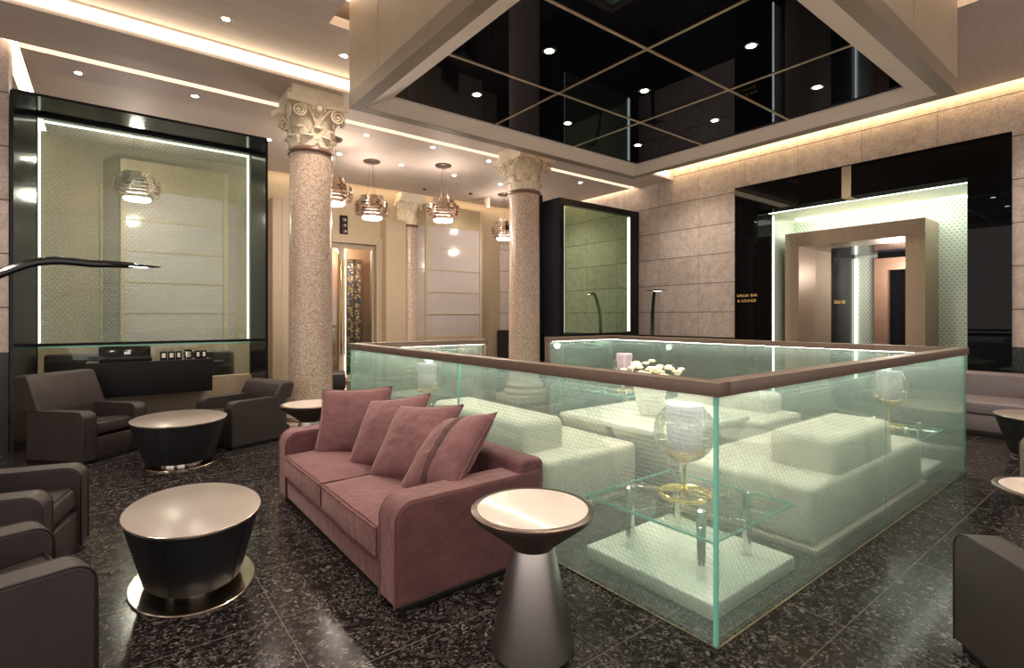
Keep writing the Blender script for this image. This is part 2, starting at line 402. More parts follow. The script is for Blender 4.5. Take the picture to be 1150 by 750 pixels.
# ------------------------------------------------------------------ mesh builder
class MB:
    def __init__(self): self.bm = bmesh.new()
    def box(self, c, s, r=0.0, seg=2, rot=None):
        b2 = bmesh.new()
        bmesh.ops.create_cube(b2, size=1)
        for v in b2.verts: v.co = Vector((v.co.x*s[0], v.co.y*s[1], v.co.z*s[2]))
        if r > 0:
            bmesh.ops.bevel(b2, geom=b2.edges[:], offset=min(r, min(s)*0.49), segments=seg, profile=0.5, affect='EDGES', clamp_overlap=True)
        mt = Matrix.Translation(c) @ (rot.to_4x4() if rot is not None else Matrix())
        self._add(b2, mt)
        return self
    def bx(self, x0, x1, y0, y1, z0, z1, r=0.0, seg=2):
        return self.box(((x0+x1)/2, (y0+y1)/2, (z0+z1)/2), (abs(x1-x0), abs(y1-y0), abs(z1-z0)), r, seg)
    def _add(self, b2, mt):
        me = bpy.data.meshes.new('tmp'); b2.transform(mt); b2.to_mesh(me); b2.free()
        self.bm.from_mesh(me); bpy.data.meshes.remove(me)
    def lathe(self, prof, n=48, c=(0, 0, 0), cap=True):
        rings = []
        for r, z in prof:
            if r < 1e-6:
                rings.append([self.bm.verts.new((c[0], c[1], c[2]+z))])
            else:
                rings.append([self.bm.verts.new((c[0]+r*math.cos(2*PI*i/n), c[1]+r*math.sin(2*PI*i/n), c[2]+z)) for i in range(n)])
        for a, b in zip(rings, rings[1:]):
            for i in range(n):
                j = (i+1) % n
                if len(a) == 1 and len(b) == 1: continue
                if len(a) == 1: self.bm.faces.new((a[0], b[j], b[i]))
                elif len(b) == 1: self.bm.faces.new((a[i], a[j], b[0]))
                else: self.bm.faces.new((a[i], a[j], b[j], b[i]))
        if cap:
            if len(rings[0]) > 1: self.bm.faces.new(rings[0][::-1])
            if len(rings[-1]) > 1: self.bm.faces.new(rings[-1])
        return self
    def tube(self, pts, r, n=8, closed=False, up=None):
        pts = [Vector(p) for p in pts]
        rs = r if isinstance(r, (list, tuple)) else [r]*len(pts)
        rings = []; N = len(pts); prev = None
        for i, p in enumerate(pts):
            if closed: t = pts[(i+1) % N]-pts[i-1]
            else: t = pts[min(i+1, N-1)]-pts[max(i-1, 0)]
            if t.length < 1e-9: t = Vector((0, 0, 1))
            t.normalize()
            if prev is None:
                a = Vector((0, 0, 1)) if abs(t.z) < 0.9 else Vector((1, 0, 0))
                nrm = t.cross(a).normalized()
            else:
                nrm = (prev - t*prev.dot(t))
                nrm = nrm.normalized() if nrm.length > 1e-6 else t.orthogonal().normalized()
            prev = nrm; bn = t.cross(nrm)
            rings.append([self.bm.verts.new(p+(nrm*math.cos(2*PI*k/n)+bn*math.sin(2*PI*k/n))*rs[i]) for k in range(n)])
        rng = range(N) if closed else range(N-1)
        for i in rng:
            a, b = rings[i], rings[(i+1) % N]
            for k in range(n):
                l = (k+1) % n
                self.bm.faces.new((a[k], a[l], b[l], b[k]))
        if not closed:
            self.bm.faces.new(rings[0][::-1]); self.bm.faces.new(rings[-1])
        return self
    def prism(self, prof, y0, y1, axes='xz'):
        """profile polygon extruded; axes names the profile's plane, extruded along the remaining axis"""
        def P(a, b, c):
            return {'xz': (a, c, b), 'xy': (a, b, c), 'yz': (c, a, b)}[axes]
        A_ = [self.bm.verts.new(P(a, b, y0)) for a, b in prof]
        B_ = [self.bm.verts.new(P(a, b, y1)) for a, b in prof]
        n = len(prof)
        for i in range(n):
            j = (i+1) % n
            self.bm.faces.new((A_[i], A_[j], B_[j], B_[i]))
        self.bm.faces.new(A_[::-1]); self.bm.faces.new(B_)
        return self
    def quad(self, *ps):
        self.bm.faces.new([self.bm.verts.new(p) for p in ps]); return self
    def sphere(self, c, r, n=24, m=14, sc=(1, 1, 1)):
        b2 = bmesh.new(); bmesh.ops.create_uvsphere(b2, u_segments=n, v_segments=m, radius=r)
        self._add(b2, Matrix.Translation(c) @ Matrix.Diagonal((*sc, 1)))
        return self
    def grid(self, fn, nu, nv, close_u=False):
        V = [[self.bm.verts.new(fn(i/nu, j/nv)) for j in range(nv+1)] for i in range(nu+(0 if close_u else 1))]
        for i in range(nu):
            for j in range(nv):
                a = V[i]; b = V[(i+1) % len(V)]
                self.bm.faces.new((a[j], b[j], b[j+1], a[j+1]))
        return self
    def build(self, name, mat, parent=None, smooth=35, mods=None):
        bm = self.bm
        bmesh.ops.recalc_face_normals(bm, faces=bm.faces[:])
        me = bpy.data.meshes.new(name)
        bm.to_mesh(me); bm.free()
        o = bpy.data.objects.new(name, me)
        COL.objects.link(o)
        me.materials.append(M[mat] if isinstance(mat, str) else mat)
        if smooth:
            me.shade_smooth()
            me.set_sharp_from_angle(angle=math.radians(smooth))
        if parent is not None: o.parent = parent
        return o

def tag(o, label=None, cat=None, group=None, kind=None):
    if label: o['label'] = label
    if cat: o['category'] = cat
    if group: o['group'] = group
    if kind: o['kind'] = kind
    return o
def thing(name, label, cat, loc=(0, 0, 0), rz=0.0, group=None):
    o = bpy.data.objects.new(name, None); COL.objects.link(o)
    o.empty_display_size = 0.1
    o.location = loc; o.rotation_euler = (0, 0, rz)
    return tag(o, label, cat, group)
def sroot(name, loc=(0, 0, 0)):
    o = bpy.data.objects.new(name, None); COL.objects.link(o); o.location = loc
    o['kind'] = 'structure'
    return o
def struct(mb, name, mat, parent=None, smooth=35):
    o = mb.build(name, mat, parent, smooth)
    if parent is None: o['kind'] = 'structure'
    return o
def copy_tree(o, parent=None):
    c = o.copy(); COL.objects.link(c)
    if parent is not None: c.parent = parent
    for ch in o.children: copy_tree(ch, c)
    return c
def dup(root, loc, rz=None, label=None, scale=None):
    c = copy_tree(root); c.location = loc
    if rz is not None: c.rotation_euler = (0, 0, rz)
    if label: c['label'] = label
    if scale is not None: c.scale = (scale,)*3
    return c
def lamp(name, kind, loc, power, col, radius=0.05, rot=(0, 0, 0), **kw):
    d = bpy.data.lights.new(name, kind); d.energy = power; d.color = col
    if kind in ('SPOT', 'POINT'): d.shadow_soft_size = radius
    for k, v in kw.items(): setattr(d, k, v)
    o = bpy.data.objects.new(name, d); COL.objects.link(o); o.location = loc; o.rotation_euler = rot
    return o
WARM = (1.0, 0.86, 0.71)

# ------------------------------------------------------------------ room shell
UW = 9.15          # right (stone) wall
ZC = 4.38          # hall ceiling
ZB = 4.20          # beam soffit / lounge ceiling
VB0, VB1 = 6.42, 7.28
VF = 11.0          # far wall
struct(MB().bx(-3.2, 13.6, -4.2, 12.4, -0.12, 0), 'floor', 'floor')
# hall ceiling with the opening round the canopy
o_u0, o_u1, o_v0, o_v1 = 1.78, 6.48, 1.15, 5.32
mb = MB()
mb.bx(-3.2, o_u0, -4.2, VB0-0.02, ZC, ZC+0.1)
mb.bx(o_u1, UW-0.13, -4.2, VB0-0.02, ZC, ZC+0.1)
mb.bx(o_u0, o_u1, -4.2, o_v0, ZC, ZC+0.1)
mb.bx(o_u0, o_u1, o_v1, VB0-0.02, ZC, ZC+0.1)
struct(mb, 'ceiling', 'veneer', smooth=0)
mb = MB().bx(-3.2, UW+0.2, -4.2, VB0+0.2, ZC+0.34, ZC+0.44)
struct(mb, 'ceiling_slab', 'ceiling', smooth=0)
struct(MB().bx(-3.2, UW, VB0, VB1, ZB, ZC+0.5), 'ceiling_beam', 'veneer', smooth=0)
mb = MB().bx(-0.72, UW-0.12, VB1+0.13, VF-0.28, ZB, ZB+0.1)
mb.bx(-3.2, UW+0.2, VB1, VF+1.2, ZB+0.25, ZB+0.35)
mb.bx(-3.2, -0.86, VB1, VF+1.2, ZB, ZB+0.1)
struct(mb, 'ceiling_lounge', 'veneer', smooth=0)
# walls
P0, P1, PZ = 1.35, 5.07, 3.77
mb = MB()
mb.bx(UW, UW+0.3, -4.2, P0, 0, ZC+0.4)
mb.bx(UW, UW+0.3, P1, VF+0.2, 0, ZC+0.4)
mb.bx(UW, UW+0.3, P0, P1, PZ, ZC+0.4)
struct(mb, 'wall_right', 'stone', smooth=0)
mb = MB().bx(UW-0.02, UW, 5.07, 7.28, 0, 1.02)
mb.bx(UW-0.02, UW, -4.2, P0, 0, 1.02)
struct(mb, 'trim_1', 'dado', smooth=0)
struct(MB().bx(-3.2, -3.0, 5.2, VF+0.2, 0, ZC+0.4), 'wall_left', 'stone', smooth=0)
# stone pier left of the framed window
struct(MB().bx(-3.0, -0.80, 7.42, 7.7, 0, ZB+0.1), 'wall_pier', 'stone', smooth=0)
struct(MB().bx(-3.0, -0.80, 7.395, 7.42, 0, 1.04), 'trim_2', 'dado', smooth=0)
# far wall with a door opening
D0, D1, DZ = 3.62, 4.69, 2.98
mb = MB()
mb.bx(-3.2, D0, VF, VF+0.25, 0, ZB+0.3)
mb.bx(D1, UW+0.2, VF, VF+0.25, 0, ZB+0.3)
mb.bx(D0, D1, VF, VF+0.25, DZ, ZB+0.3)
struct(mb, 'wall_far', 'beige', smooth=0)
# tall beige wall block with a darker edge, left of the big column
struct(MB().bx(2.62, 2.88, 10.5, VF, 0, 3.66, 0.01), 'wall_panel', 'beige', smooth=0)
struct(MB().bx(2.46, 2.62, 10.5, VF, 0, 3.66), 'trim_3', 'beige_dark', smooth=0)
# beige panel beside the rear column, and pale stone pilaster
struct(MB().bx(4.82, 5.30, VF-0.3, VF, 0, 3.55, 0.01), 'wall_panel', 'beige', smooth=0)
struct(MB().bx(8.12, 9.12, VF-0.06, VF, 0, 3.3), 'wall_pilaster', stone_mat('pale_stone_tile', (0.50, 0.42, 0.37), (0.62, 0.54, 0.49), 0.4), smooth=0)
struct(MB().bx(8.0, 9.12, VF-0.09, VF-0.061, 0, 1.06), 'trim_4', 'dado', smooth=0)

# light coves
def strip(label, args, mat='cove'):
    t = MB().bx(*args).build('ceiling_light_strip', mat, None, 0)
    tag(t, label, 'light strip', 'warm ceiling light strips')
    return t
strip('warm light strip along the near face of the ceiling beam above the big column', (-3.0, UW-0.14, VB0-0.02, VB0-0.001, ZB+0.045, ZC-0.03))
strip('thin warm light strip behind the ceiling beam, passing behind the column capitals', (-0.84, UW-0.14, VB1+0.012, VB1+0.118, ZB+0.05, ZB+0.07))
strip('warm light strip along the far wall above the display cabinet', (2.4, UW-0.14, VF-0.26, VF-0.12, ZB+0.05, ZB+0.07))
strip('warm light strip running along the top of the stone wall above the black doorway', (UW-0.12, UW-0.02, -3.5, 6.40, ZC+0.06, ZC+0.08), 'cove_wall')
strip('warm light strip over the left end of the lounge ceiling above the tall framed window', (-0.845, -0.735, VB1+0.13, VF-0.3, ZB+0.05, ZB+0.07))
strip('short warm light strip over the stone wall behind the small framed mirror', (UW-0.115, UW-0.02, VB1+0.13, VF-0.3, ZB+0.05, ZB+0.07))

# ------------------------------------------------------------------ canopy
cu0, cu1, cv0, cv1, cz = 1.93, 6.33, 1.31, 5.16, 3.50
can = thing('ceiling_canopy', 'large beige dropped ceiling box with black mirror panels above the glass enclosure', 'ceiling canopy', ((cu0+cu1)/2, (cv0+cv1)/2, cz))
cx_, cy_ = (cu0+cu1)/2, (cv0+cv1)/2
ha, hb = (cu1-cu0)/2, (cv1-cv0)/2
top = ZC+0.33-cz
for s_, nm in ((-1, 'side_panel'), (1, 'side_panel')):
    MB().bx(min(s_*ha, s_*(ha-0.04)), max(s_*ha, s_*(ha-0.04)), -hb, hb, 0.14, top).build(nm, 'canopy', can, 0)
    MB().bx(-ha+0.04, ha-0.04, min(s_*hb, s_*(hb-0.04)), max(s_*hb, s_*(hb-0.04)), 0.14, top).build(nm, 'canopy', can, 0)
# vertical joint lines on the visible faces
for k in (0.7, 1.9, 3.1):
    MB().bx(-ha-0.004, -ha+0.002, hb-k-0.004, hb-k+0.004, 0.15, top).build('panel_joint', 'beige_dark', can, 0)
    MB().bx(-ha+k-0.004, -ha+k+0.004, -hb-0.004, -hb+0.002, 0.15, top).build('panel_joint', 'beige_dark', can, 0)
# rim: a bronze brown band round the bottom
def ring(mb, a0, b0, z0, a1, b1, z1):
    c0 = [(-a0, -b0, z0), (a0, -b0, z0), (a0, b0, z0), (-a0, b0, z0)]
    c1 = [(-a1, -b1, z1), (a1, -b1, z1), (a1, b1, z1), (-a1, b1, z1)]
    for i in range(4):
        j = (i+1) % 4
        mb.quad(c0[i], c0[j], c1[j], c1[i])
mb = MB()
ring(mb, ha+0.003, hb+0.003, 0.14, ha+0.003, hb+0.003, 0.0)
ring(mb, ha+0.003, hb+0.003, 0.0, ha-0.12, hb-0.12, 0.0)
ring(mb, ha-0.12, hb-0.12, 0.0, ha-0.12, hb-0.12, 0.02)
mb.build('rim', 'canopy_rim', can, 0)
ka, kb, kz = 1.885, 1.60, 0.10
mb = MB(); ring(mb, ha-0.12, hb-0.12, 0.004, ka, kb, kz-0.02); ring(mb, ka, kb, kz-0.02, ka, kb, kz+0.03)
mb.build('soffit_frame', 'white_rim', can, 0)
for i in range(3):
    for j in range(3):
        a = -ka+2*ka/3*i; b = -kb+2*kb/3*j
        MB().bx(a+0.004, a+2*ka/3-0.004, b+0.004, b+2*kb/3-0.004, kz, kz+0.02).build('mirror_panel', 'black_mirror', can, 0)
for i in (1, 2):
    a = -ka+2*ka/3*i; b = -kb+2*kb/3*i
    MB().bx(a-0.012, a+0.012, -kb, kb, kz-0.006, kz+0.012).build('trim_bar', 'gold_trim', can, 0)
    MB().bx(-ka, ka, b-0.012, b+0.012, kz-0.008, kz+0.010).build('trim_bar', 'gold_trim', can, 0)
# cove light round the canopy, up in the ceiling opening
for s_ in (-1, 1):
    tag(MB().bx(o_u0 if s_ < 0 else cu1+0.03, cu0-0.03 if s_ < 0 else o_u1, o_v0, o_v1, ZC+0.30, ZC+0.32).build('ceiling_light_strip', 'cove_soft', None, 0),
        'warm light in the ceiling gap along the ' + ('left' if s_ < 0 else 'right') + ' side of the dropped black ceiling box', 'light strip', 'warm ceiling light strips')
    tag(MB().bx(cu0-0.02, cu1+0.02, o_v0 if s_ < 0 else cv1+0.03, cv0-0.03 if s_ < 0 else o_v1, ZC+0.30, ZC+0.32).build('ceiling_light_strip', 'cove_soft', None, 0),
        'warm light in the ceiling gap along the ' + ('near' if s_ < 0 else 'far') + ' side of the dropped black ceiling box', 'light strip', 'warm ceiling light strips')

# ------------------------------------------------------------------ downlights
def make_down(label, loc, group):
    t = thing('downlight', label, 'downlight', loc, 0, group)
    MB().lathe([(0.036, -0.001), (0.052, -0.004), (0.056, 0.0), (0.056, 0.003), (0.036, 0.003)], 24, cap=False).build('trim_ring', 'chrome', t)
    MB().lathe([(0.0, -0.002), (0.036, -0.0015), (0.036, 0.002), (0, 0.002)], 20).build('lens', 'lens', t)
    return t
d0 = None
def down(label, u, v, z, group, power=38, size=115, blend=0.8):
    global d0
    if d0 is None: d0 = make_down(label, (u, v, z), group); t = d0
    else:
        t = dup(d0, (u, v, z), None, label); t['group'] = group
    lamp('downlight_beam', 'SPOT', (u, v, z-0.02), power, WARM, 0.04, spot_size=math.radians(size), spot_blend=blend)
    return t
colw = ('left', 'middle', 'right'); roww = ('nearest', 'middle', 'far')
for i, u in enumerate((2.89, 4.13, 5.37)):
    for j, v in enumerate((2.155, 3.22, 4.29)):
        down(f'downlight in the black mirror ceiling, {roww[j]} row, {colw[i]} panel', u, v, cz+kz-0.001, 'downlights in the black mirror ceiling', 70, 112)
far_d = [(-0.26, 7.78, 'downlight in the lounge ceiling at upper left, above the tall framed window corner'),
         (0.88, 7.69, 'downlight in the lounge ceiling above the right half of the tall framed window'),
         (2.02, 8.87, 'small downlight just right of the tall framed window top'),
         (3.16, 7.73, 'downlight right of the big column capital, nearest row of lounge ceiling'),
         (3.15, 8.90, 'downlight right of the big column capital, second row of lounge ceiling'),
         (4.25, 7.60, 'downlight in front of the middle pendant lamp canopies, nearest row'),
         (4.28, 8.83, 'downlight between the two middle pendant lamp canopies'),
         (5.42, 7.66, 'downlight just left of the second column capital'),
         (5.42, 8.85, 'downlight in the lounge ceiling right of the middle pendant canopy'),
         (6.56, 8.85, 'small downlight left of the pendant canopy behind the second column'),
         (7.79, 7.71, 'downlight in the ceiling corner above the small framed mirror')]
for u, v, l in far_d:
    down(l, u, v, ZB-0.001, 'downlights in the lounge ceiling', 46, 140)
for u, v, l in ((0.94, 5.88, 'large downlight in the hall ceiling at upper left of the big column'),
                (2.14, 5.88, 'downlight in the hall ceiling beside the left corner of the black ceiling box')):
    down(l, u, v, ZC-0.001, 'downlights in the hall ceiling', 90, 125)
for u, v in ((-0.9, 3.6), (-0.9, 1.0), (0.6, 3.6), (0.6, 0.9), (3.6, -0.6), (6.6, -0.6), (8.0, 0.6), (8.0, 3.0), (8.1, 5.6), (-1.4, 5.8)):
    lamp('hall_beam', 'SPOT', (u, v, ZC-0.03), 90, WARM, 0.05, spot_size=math.radians(125), spot_blend=0.8)
for u, v, l in ((-0.25, 7.63, 'downlight in the dark window soffit, left one'), (0.73, 7.63, 'downlight in the dark window soffit, right one')):
    down(l, u, v, 3.735, 'downlights in the dark window soffit', 3, 110)

# ------------------------------------------------------------------ columns
def spiral(mb, c, ax, r0, turns, tr, n=44, flip=1):
    """flat scroll in the vertical plane that contains unit vector ax"""
    pts = []; rs = []
    for i in range(n+1):
        t = i/n
        a = PI/2 - flip*0 + turns*2*PI*t
        r = r0*(1-t)**0.8 + 0.004
        pts.append((c[0]+ax[0]*r*math.cos(a)*flip, c[1]+ax[1]*r*math.cos(a)*flip, c[2]+r*math.sin(a)))
        rs.append(tr*(1-0.55*t))
    mb.tube(pts, rs, 6)
def make_column(label, loc):
    t = thing('column', label, 'column', loc, 0, 'granite columns with carved capitals')
    R = 0.262
    MB().lathe([(R*1.0, 0.32), (R, 0.8), (R*0.99, 2.0), (R*0.955, 3.46)], 64).build('shaft', 'granite', t)
    MB().lathe([(R*0.96, 3.45), (R*1.06, 3.455), (R*1.10, 3.475), (R*1.06, 3.50), (R*0.96, 3.505)], 64).build('necking_ring', 'necking', t)
    b = MB(); b.bx(-0.35, 0.35, -0.35, 0.35, 0, 0.12, 0.006)
    b.lathe([(0.335, 0.12), (0.352, 0.14), (0.352, 0.17), (0.335, 0.192), (0.30, 0.20), (0.295, 0.225), (0.31, 0.245), (0.318, 0.262), (0.31, 0.282), (0.285, 0.295), (0.268, 0.33)], 64)
    b.build('base', 'granite', t)
    # capital: bell + leaves
    cap = MB().lathe([(0.235, 3.50), (0.25, 3.52), (0.245, 3.60), (0.25, 3.75), (0.27, 3.87), (0.32, 3.965), (0.335, 3.985), (0.30, 3.99)], 48)
    def leaf(ang, z0, h, wd, r0, out):
        ca, sa = math.cos(ang), math.sin(ang)
        def fn(a, b):
            s = (a-0.5)*2
            zz = z0 + h*(b if b < 0.85 else 0.85 - (b-0.85)*1.2)
            rr = r0 + 0.008 + out*b**3 + 0.02*b*(1-s*s) - 0.012*abs(s)
            wv = wd*(0.55+0.75*math.sin(PI*min(b*0.8+0.12, 1)))*(1+0.10*math.cos(b*22))
            y = s*wv*0.5
            return (rr*ca - y*sa, rr*sa + y*ca, zz)
        cap.grid(fn, 6, 10)
    for k in range(8):
        leaf(k*PI/4+PI/8, 3.51, 0.17, 0.16, 0.243, 0.055)
    for k in range(8):
        leaf(k*PI/4, 3.54, 0.27, 0.13, 0.243, 0.06)
    capo = cap.build('capital', 'capital', t, 50)
    sol = capo.modifiers.new('thick', 'SOLIDIFY'); sol.thickness = 0.008
    for k in range(4):
        a = k*PI/2+PI/4
        for side in (-1, 1):
            mb = MB()
            # stalk and scroll on each face next to the corner
            d = a - side*PI/4
            ax = (math.cos(d+side*PI/2), math.sin(d+side*PI/2))
            n = (math.cos(d), math.sin(d))
            cc = (n[0]*0.325+ax[0]*0.235, n[1]*0.325+ax[1]*0.235, 3.90)
            spiral(mb, cc, ax, 0.082, 2.2, 0.016, flip=1)
            mb.sphere((cc[0], cc[1], cc[2]), 0.02, 10, 8)
            st = [(n[0]*0.27+ax[0]*0.02, n[1]*0.27+ax[1]*0.02, 3.76), (n[0]*0.29+ax[0]*0.07, n[1]*0.29+ax[1]*0.07, 3.88),
                  (n[0]*0.315+ax[0]*0.13, n[1]*0.315+ax[1]*0.13, 3.955), (n[0]*0.322+ax[0]*0.20, n[1]*0.322+ax[1]*0.20, 3.982), cc[:2]+(3.984,)]
            mb.tube(st, [0.010, 0.014, 0.016, 0.016, 0.016], 6)
            mb.build('volute', 'capital', t, 60)
        n = (math.cos(k*PI/2), math.sin(k*PI/2))
        mb = MB()
        ax = (-n[1], n[0])
        arc = [(n[0]*0.335+ax[0]*0.075*math.cos(PI*q/10), n[1]*0.335+ax[1]*0.075*math.cos(PI*q/10), 3.93+0.085*math.sin(PI*q/10)) for q in range(11)]
        mb.tube(arc, 0.013, 6)
        mb.sphere((n[0]*0.325, n[1]*0.325, 3.95), 0.045, 12, 8)
        mb.build('fleuron', 'capital', t, 60)
    def abacus(z0, z1, half, dip):
        pr = []
        for k in range(4):
            a = k*PI/2
            for q in range(9):
                s = -1+q/4.0
                x = half - dip*(1-s*s); y = s*half*0.97
                pr.append((x*math.cos(a)-y*math.sin(a), x*math.sin(a)+y*math.cos(a)))
        return MB().prism(pr, z0, z1, 'xy')
    ab = abacus(3.985, 4.05, 0.385, 0.05)
    ab.bx(-0.335, 0.335, -0.335, 0.335, 4.05, 4.075)
    ab.bx(-0.31, 0.31, -0.31, 0.31, 4.075, ZB-0.001)
    ab.build('abacus', 'capital', t, 30)
    return t
col1 = make_column('big granite column with cream carved capital behind the pink sofa', (2.06, 6.85, 0))
dup(col1, (5.58, 6.85, 0), None, 'granite column with carved capital right of the display cabinet, beyond the enclosure opening')
dup(col1, (5.50, 11.02, 0), None, 'rear granite column half hidden by a beige panel, left of the display cabinet')

# ------------------------------------------------------------------ window 1: tall dark portal with printed glass
wf0, wf1, wz = -0.775, 1.66, 3.74
vf, vg = 7.40, 8.00
w1 = sroot('window_1', (0.44, vf, 0))
L = lambda u: u-0.44
mb = MB()
# splayed reveal: soffit, jambs
mb.quad((L(wf0), 0, wz), (L(wf1), 0, wz), (L(1.60), vg-vf, wz-0.01), (L(-0.64), vg-vf, wz-0.01))
mb.quad((L(wf0), 0, 0), (L(wf0), 0, wz), (L(-0.64), vg-vf, wz-0.01), (L(-0.64), vg-vf, 0))
mb.quad((L(wf1), 0, 0), (L(1.60), vg-vf, 0), (L(1.60), vg-vf, wz-0.01), (L(wf1), 0, wz))
o = mb.build('window_reveal', 'dark_frame', w1, 0)
sm = o.modifiers.new('thick', 'SOLIDIFY'); sm.thickness = 0.03; sm.offset = 0
mb = MB()
mb.bx(L(-0.66), L(1.62), 0.58, 0.66, wz-0.06, wz+0.02)
mb.bx(L(-0.66), L(-0.625), 0.58, 0.66, 0.6, wz)
mb.bx(L(1.585), L(1.62), 0.58, 0.66, 0.6, wz)
mb.bx(L(-0.64), L(1.60), 0.585, 0.64, 1.065, 1.095)
mb.build('window_frame', 'black_matte', w1, 0)
MB().bx(L(-0.625), L(1.585), 0.60, 0.612, 1.095, wz-0.06).build('printed_glass_pane', 'frit_window', w1, 0)
MB().bx(L(-0.625), L(1.585), 0.60, 0.612, 0.60, 1.065).build('clear_glass_pane', 'clear', w1, 0)
MB().bx(L(-0.625), L(1.585), 0.592, 0.604, 1.045, 1.065).build('glass_edge', 'glass_edge', w1, 0)
MB().bx(L(-0.66), L(1.62), 0.56, 0.76, 0, 0.60, 0.006).build('low_wall', 'beige', w1)
for x in (-0.615, 1.565):
    MB().bx(L(x-0.008), L(x+0.008), 0.66, 0.70, 1.10, wz-0.07).build('edge_light', 'led_green', w1, 0)
MB().bx(L(-0.60), L(1.56), 0.67, 0.70, wz-0.085, wz-0.07).build('edge_light', 'led_green', w1, 0)

# counter in front of it, printer-like machine and small boxes
t = thing('counter', 'black floating counter below the tall framed window', 'counter', (0.45, 7.66, 0))
MB().bx(-0.64, 0.585, -0.26, -0.22, 0.49, 0.885, 0.004).build('front_panel', 'black_matte', t)
MB().bx(-0.64, 0.585, -0.22, 0.30, 0.85, 0.88, 0.003).build('worktop', 'black_gloss', t)
MB().bx(-0.585, 0.585, 0.12, 0.295, 0.50, 0.85, 0.003).build('back_box', 'black_matte', t)
t = thing('display_monitor', 'black glossy screen unit leaning on the left of the counter', 'monitor', (0.17, 7.70, 0.882))
MB().box((0, 0.02, 0.085), (0.50, 0.03, 0.17), 0.004, rot=Matrix.Rotation(-0.3, 3, 'X')).build('screen', 'black_gloss', t)
MB().bx(-0.24, 0.26, -0.06, 0.10, 0, 0.03, 0.004).build('base', 'black_matte', t)
MB().box((0.02, -0.004, 0.09), (0.06, 0.004, 0.03), 0, rot=Matrix.Rotation(-0.3, 3, 'X')).build('badge', 'white_lacquer', t)
for k, (x, wd) in enumerate(((0.545, 0.07), (0.625, 0.07), (0.70, 0.06), (0.905, 0.06), (0.97, 0.06))):
    nm = ('first', 'second', 'third', 'fourth', 'fifth')[k]
    t = thing('framed_card', f'small black framed card on the counter, {nm} from the left', 'card', (x, 7.62, 0.88), 0, 'small framed cards on the counter')
    MB().bx(-wd/2, wd/2, -0.012, 0.012, 0, 0.10, 0.003).build('frame', 'black_matte', t)
    MB().bx(-wd/2+0.016, wd/2-0.016, -0.0145, -0.0115, 0.025, 0.08).build('card', 'white_lacquer', t)
t = thing('glass_jar', 'clear glass jar lying between the framed cards on the counter', 'jar', (0.80, 7.62, 0.88))
MB().lathe([(0.03, 0.0), (0.048, 0.01), (0.05, 0.09), (0.04, 0.1)], 24).build('body', 'chrome', t)
MB().lathe([(0.042, 0.1), (0.042, 0.115), (0.02, 0.118), (0, 0.118)], 24).build('lid', 'black_matte', t)

# ------------------------------------------------------------------ window 2: dark box with green mirror
m0, m1, mv, mz = 6.80, UW-0.005, 7.30, 3.68
w2 = sroot('window_2', (m0, mv, 0))
MB().bx(0, m1-m0, 0.05, 0.57, 0, mz).build('window_box', 'dark_frame', w2, 0)
mb = MB()
mb.bx(0, 0.12, -0.02, 0.05, 0, mz); mb.bx(m1-m0-0.27, m1-m0, -0.02, 0.05, 0, mz)
mb.bx(0.12, m1-m0-0.27, -0.02, 0.05, mz-0.12, mz); mb.bx(0.12, m1-m0-0.27, -0.02, 0.05, 0, 1.08)
mb.build('window_frame', 'dark_frame', w2, 0)
MB().bx(0.12, m1-m0-0.27, 0.03, 0.049, 1.08, mz-0.12).build('mirror_pane', 'green_mirror', w2, 0)
for x in (0.135, m1-m0-0.285):
    MB().bx(x-0.012, x+0.012, 0.005, 0.025, 1.10, mz-0.14).build('edge_light', 'led_green', w2, 0)
struct(MB().bx(6.27, 6.78, 7.75, 7.87, 0, 3.80), 'wall_screen', 'dark_frame', smooth=0)

# ------------------------------------------------------------------ right-hand doorway (black portal, green niche, bronze frame)
dr = sroot('door_2', (UW, 3.2, 0))
W = lambda v: v-3.2
i0, i1, iz, iu = 1.785, 4.64, 3.275, 0.50
mb = MB()
mb.bx(-0.03, 0.06, W(P0), W(i0), 0, PZ); mb.bx(-0.03, 0.06, W(i1), W(P1), 0, PZ); mb.bx(-0.03, 0.06, W(i0), W(i1), iz, PZ)
mb.bx(0.06, iu, W(i0-0.12), W(i0), 0, iz); mb.bx(0.06, iu, W(i1), W(i1+0.1), 0, iz+0.1); mb.bx(0.06, 0.30, W(i0), W(i1), iz, iz+0.1)
mb.build('portal_frame', 'black_portal', dr, 0)
# niche lining
nb = 1.40
mb = MB()
mb.bx(iu, nb, W(i1), W(i1+0.06), 0, iz+0.05)
mb.bx(iu, nb, W(i0-0.06), W(i0), 0, iz+0.05)
mb.bx(0.30, nb, W(i0), W(i1), iz, iz+0.06)
bz0, bz1 = 2.42, 4.50
mb.bx(nb, nb+0.05, W(i0), W(2.66), 0, iz); mb.bx(nb, nb+0.05, W(4.27), W(i1), 0, iz); mb.bx(nb, nb+0.05, W(2.66), W(4.27), 2.68, iz)
mb.build('niche_lining', 'green_wall', dr, 0)
mb = MB(); mb.bx(0.31, 0.325, W(i0+0.03), W(i1-0.03), iz-0.010, iz-0.002)
mb.build('light_line', 'led_green', dr, 0)
mb = MB(); mb.bx(iu+0.01, iu+0.03, W(i1-0.022), W(i1-0.004), 0.02, iz-0.03)
mb.build('light_line', 'led_green', dr, 0)
MB().bx(nb-0.05, nb-0.03, W(i0+0.03), W(i1-0.03), iz-0.022, iz-0.004).build('light_line', 'led_green', dr, 0)
lamp('niche_glow', 'AREA', (UW+0.95, 3.2, iz-0.03), 16, (0.93, 1.0, 0.86), size=2.4, shape='RECTANGLE', size_y=0.5, rot=(0, 0, PI/2))
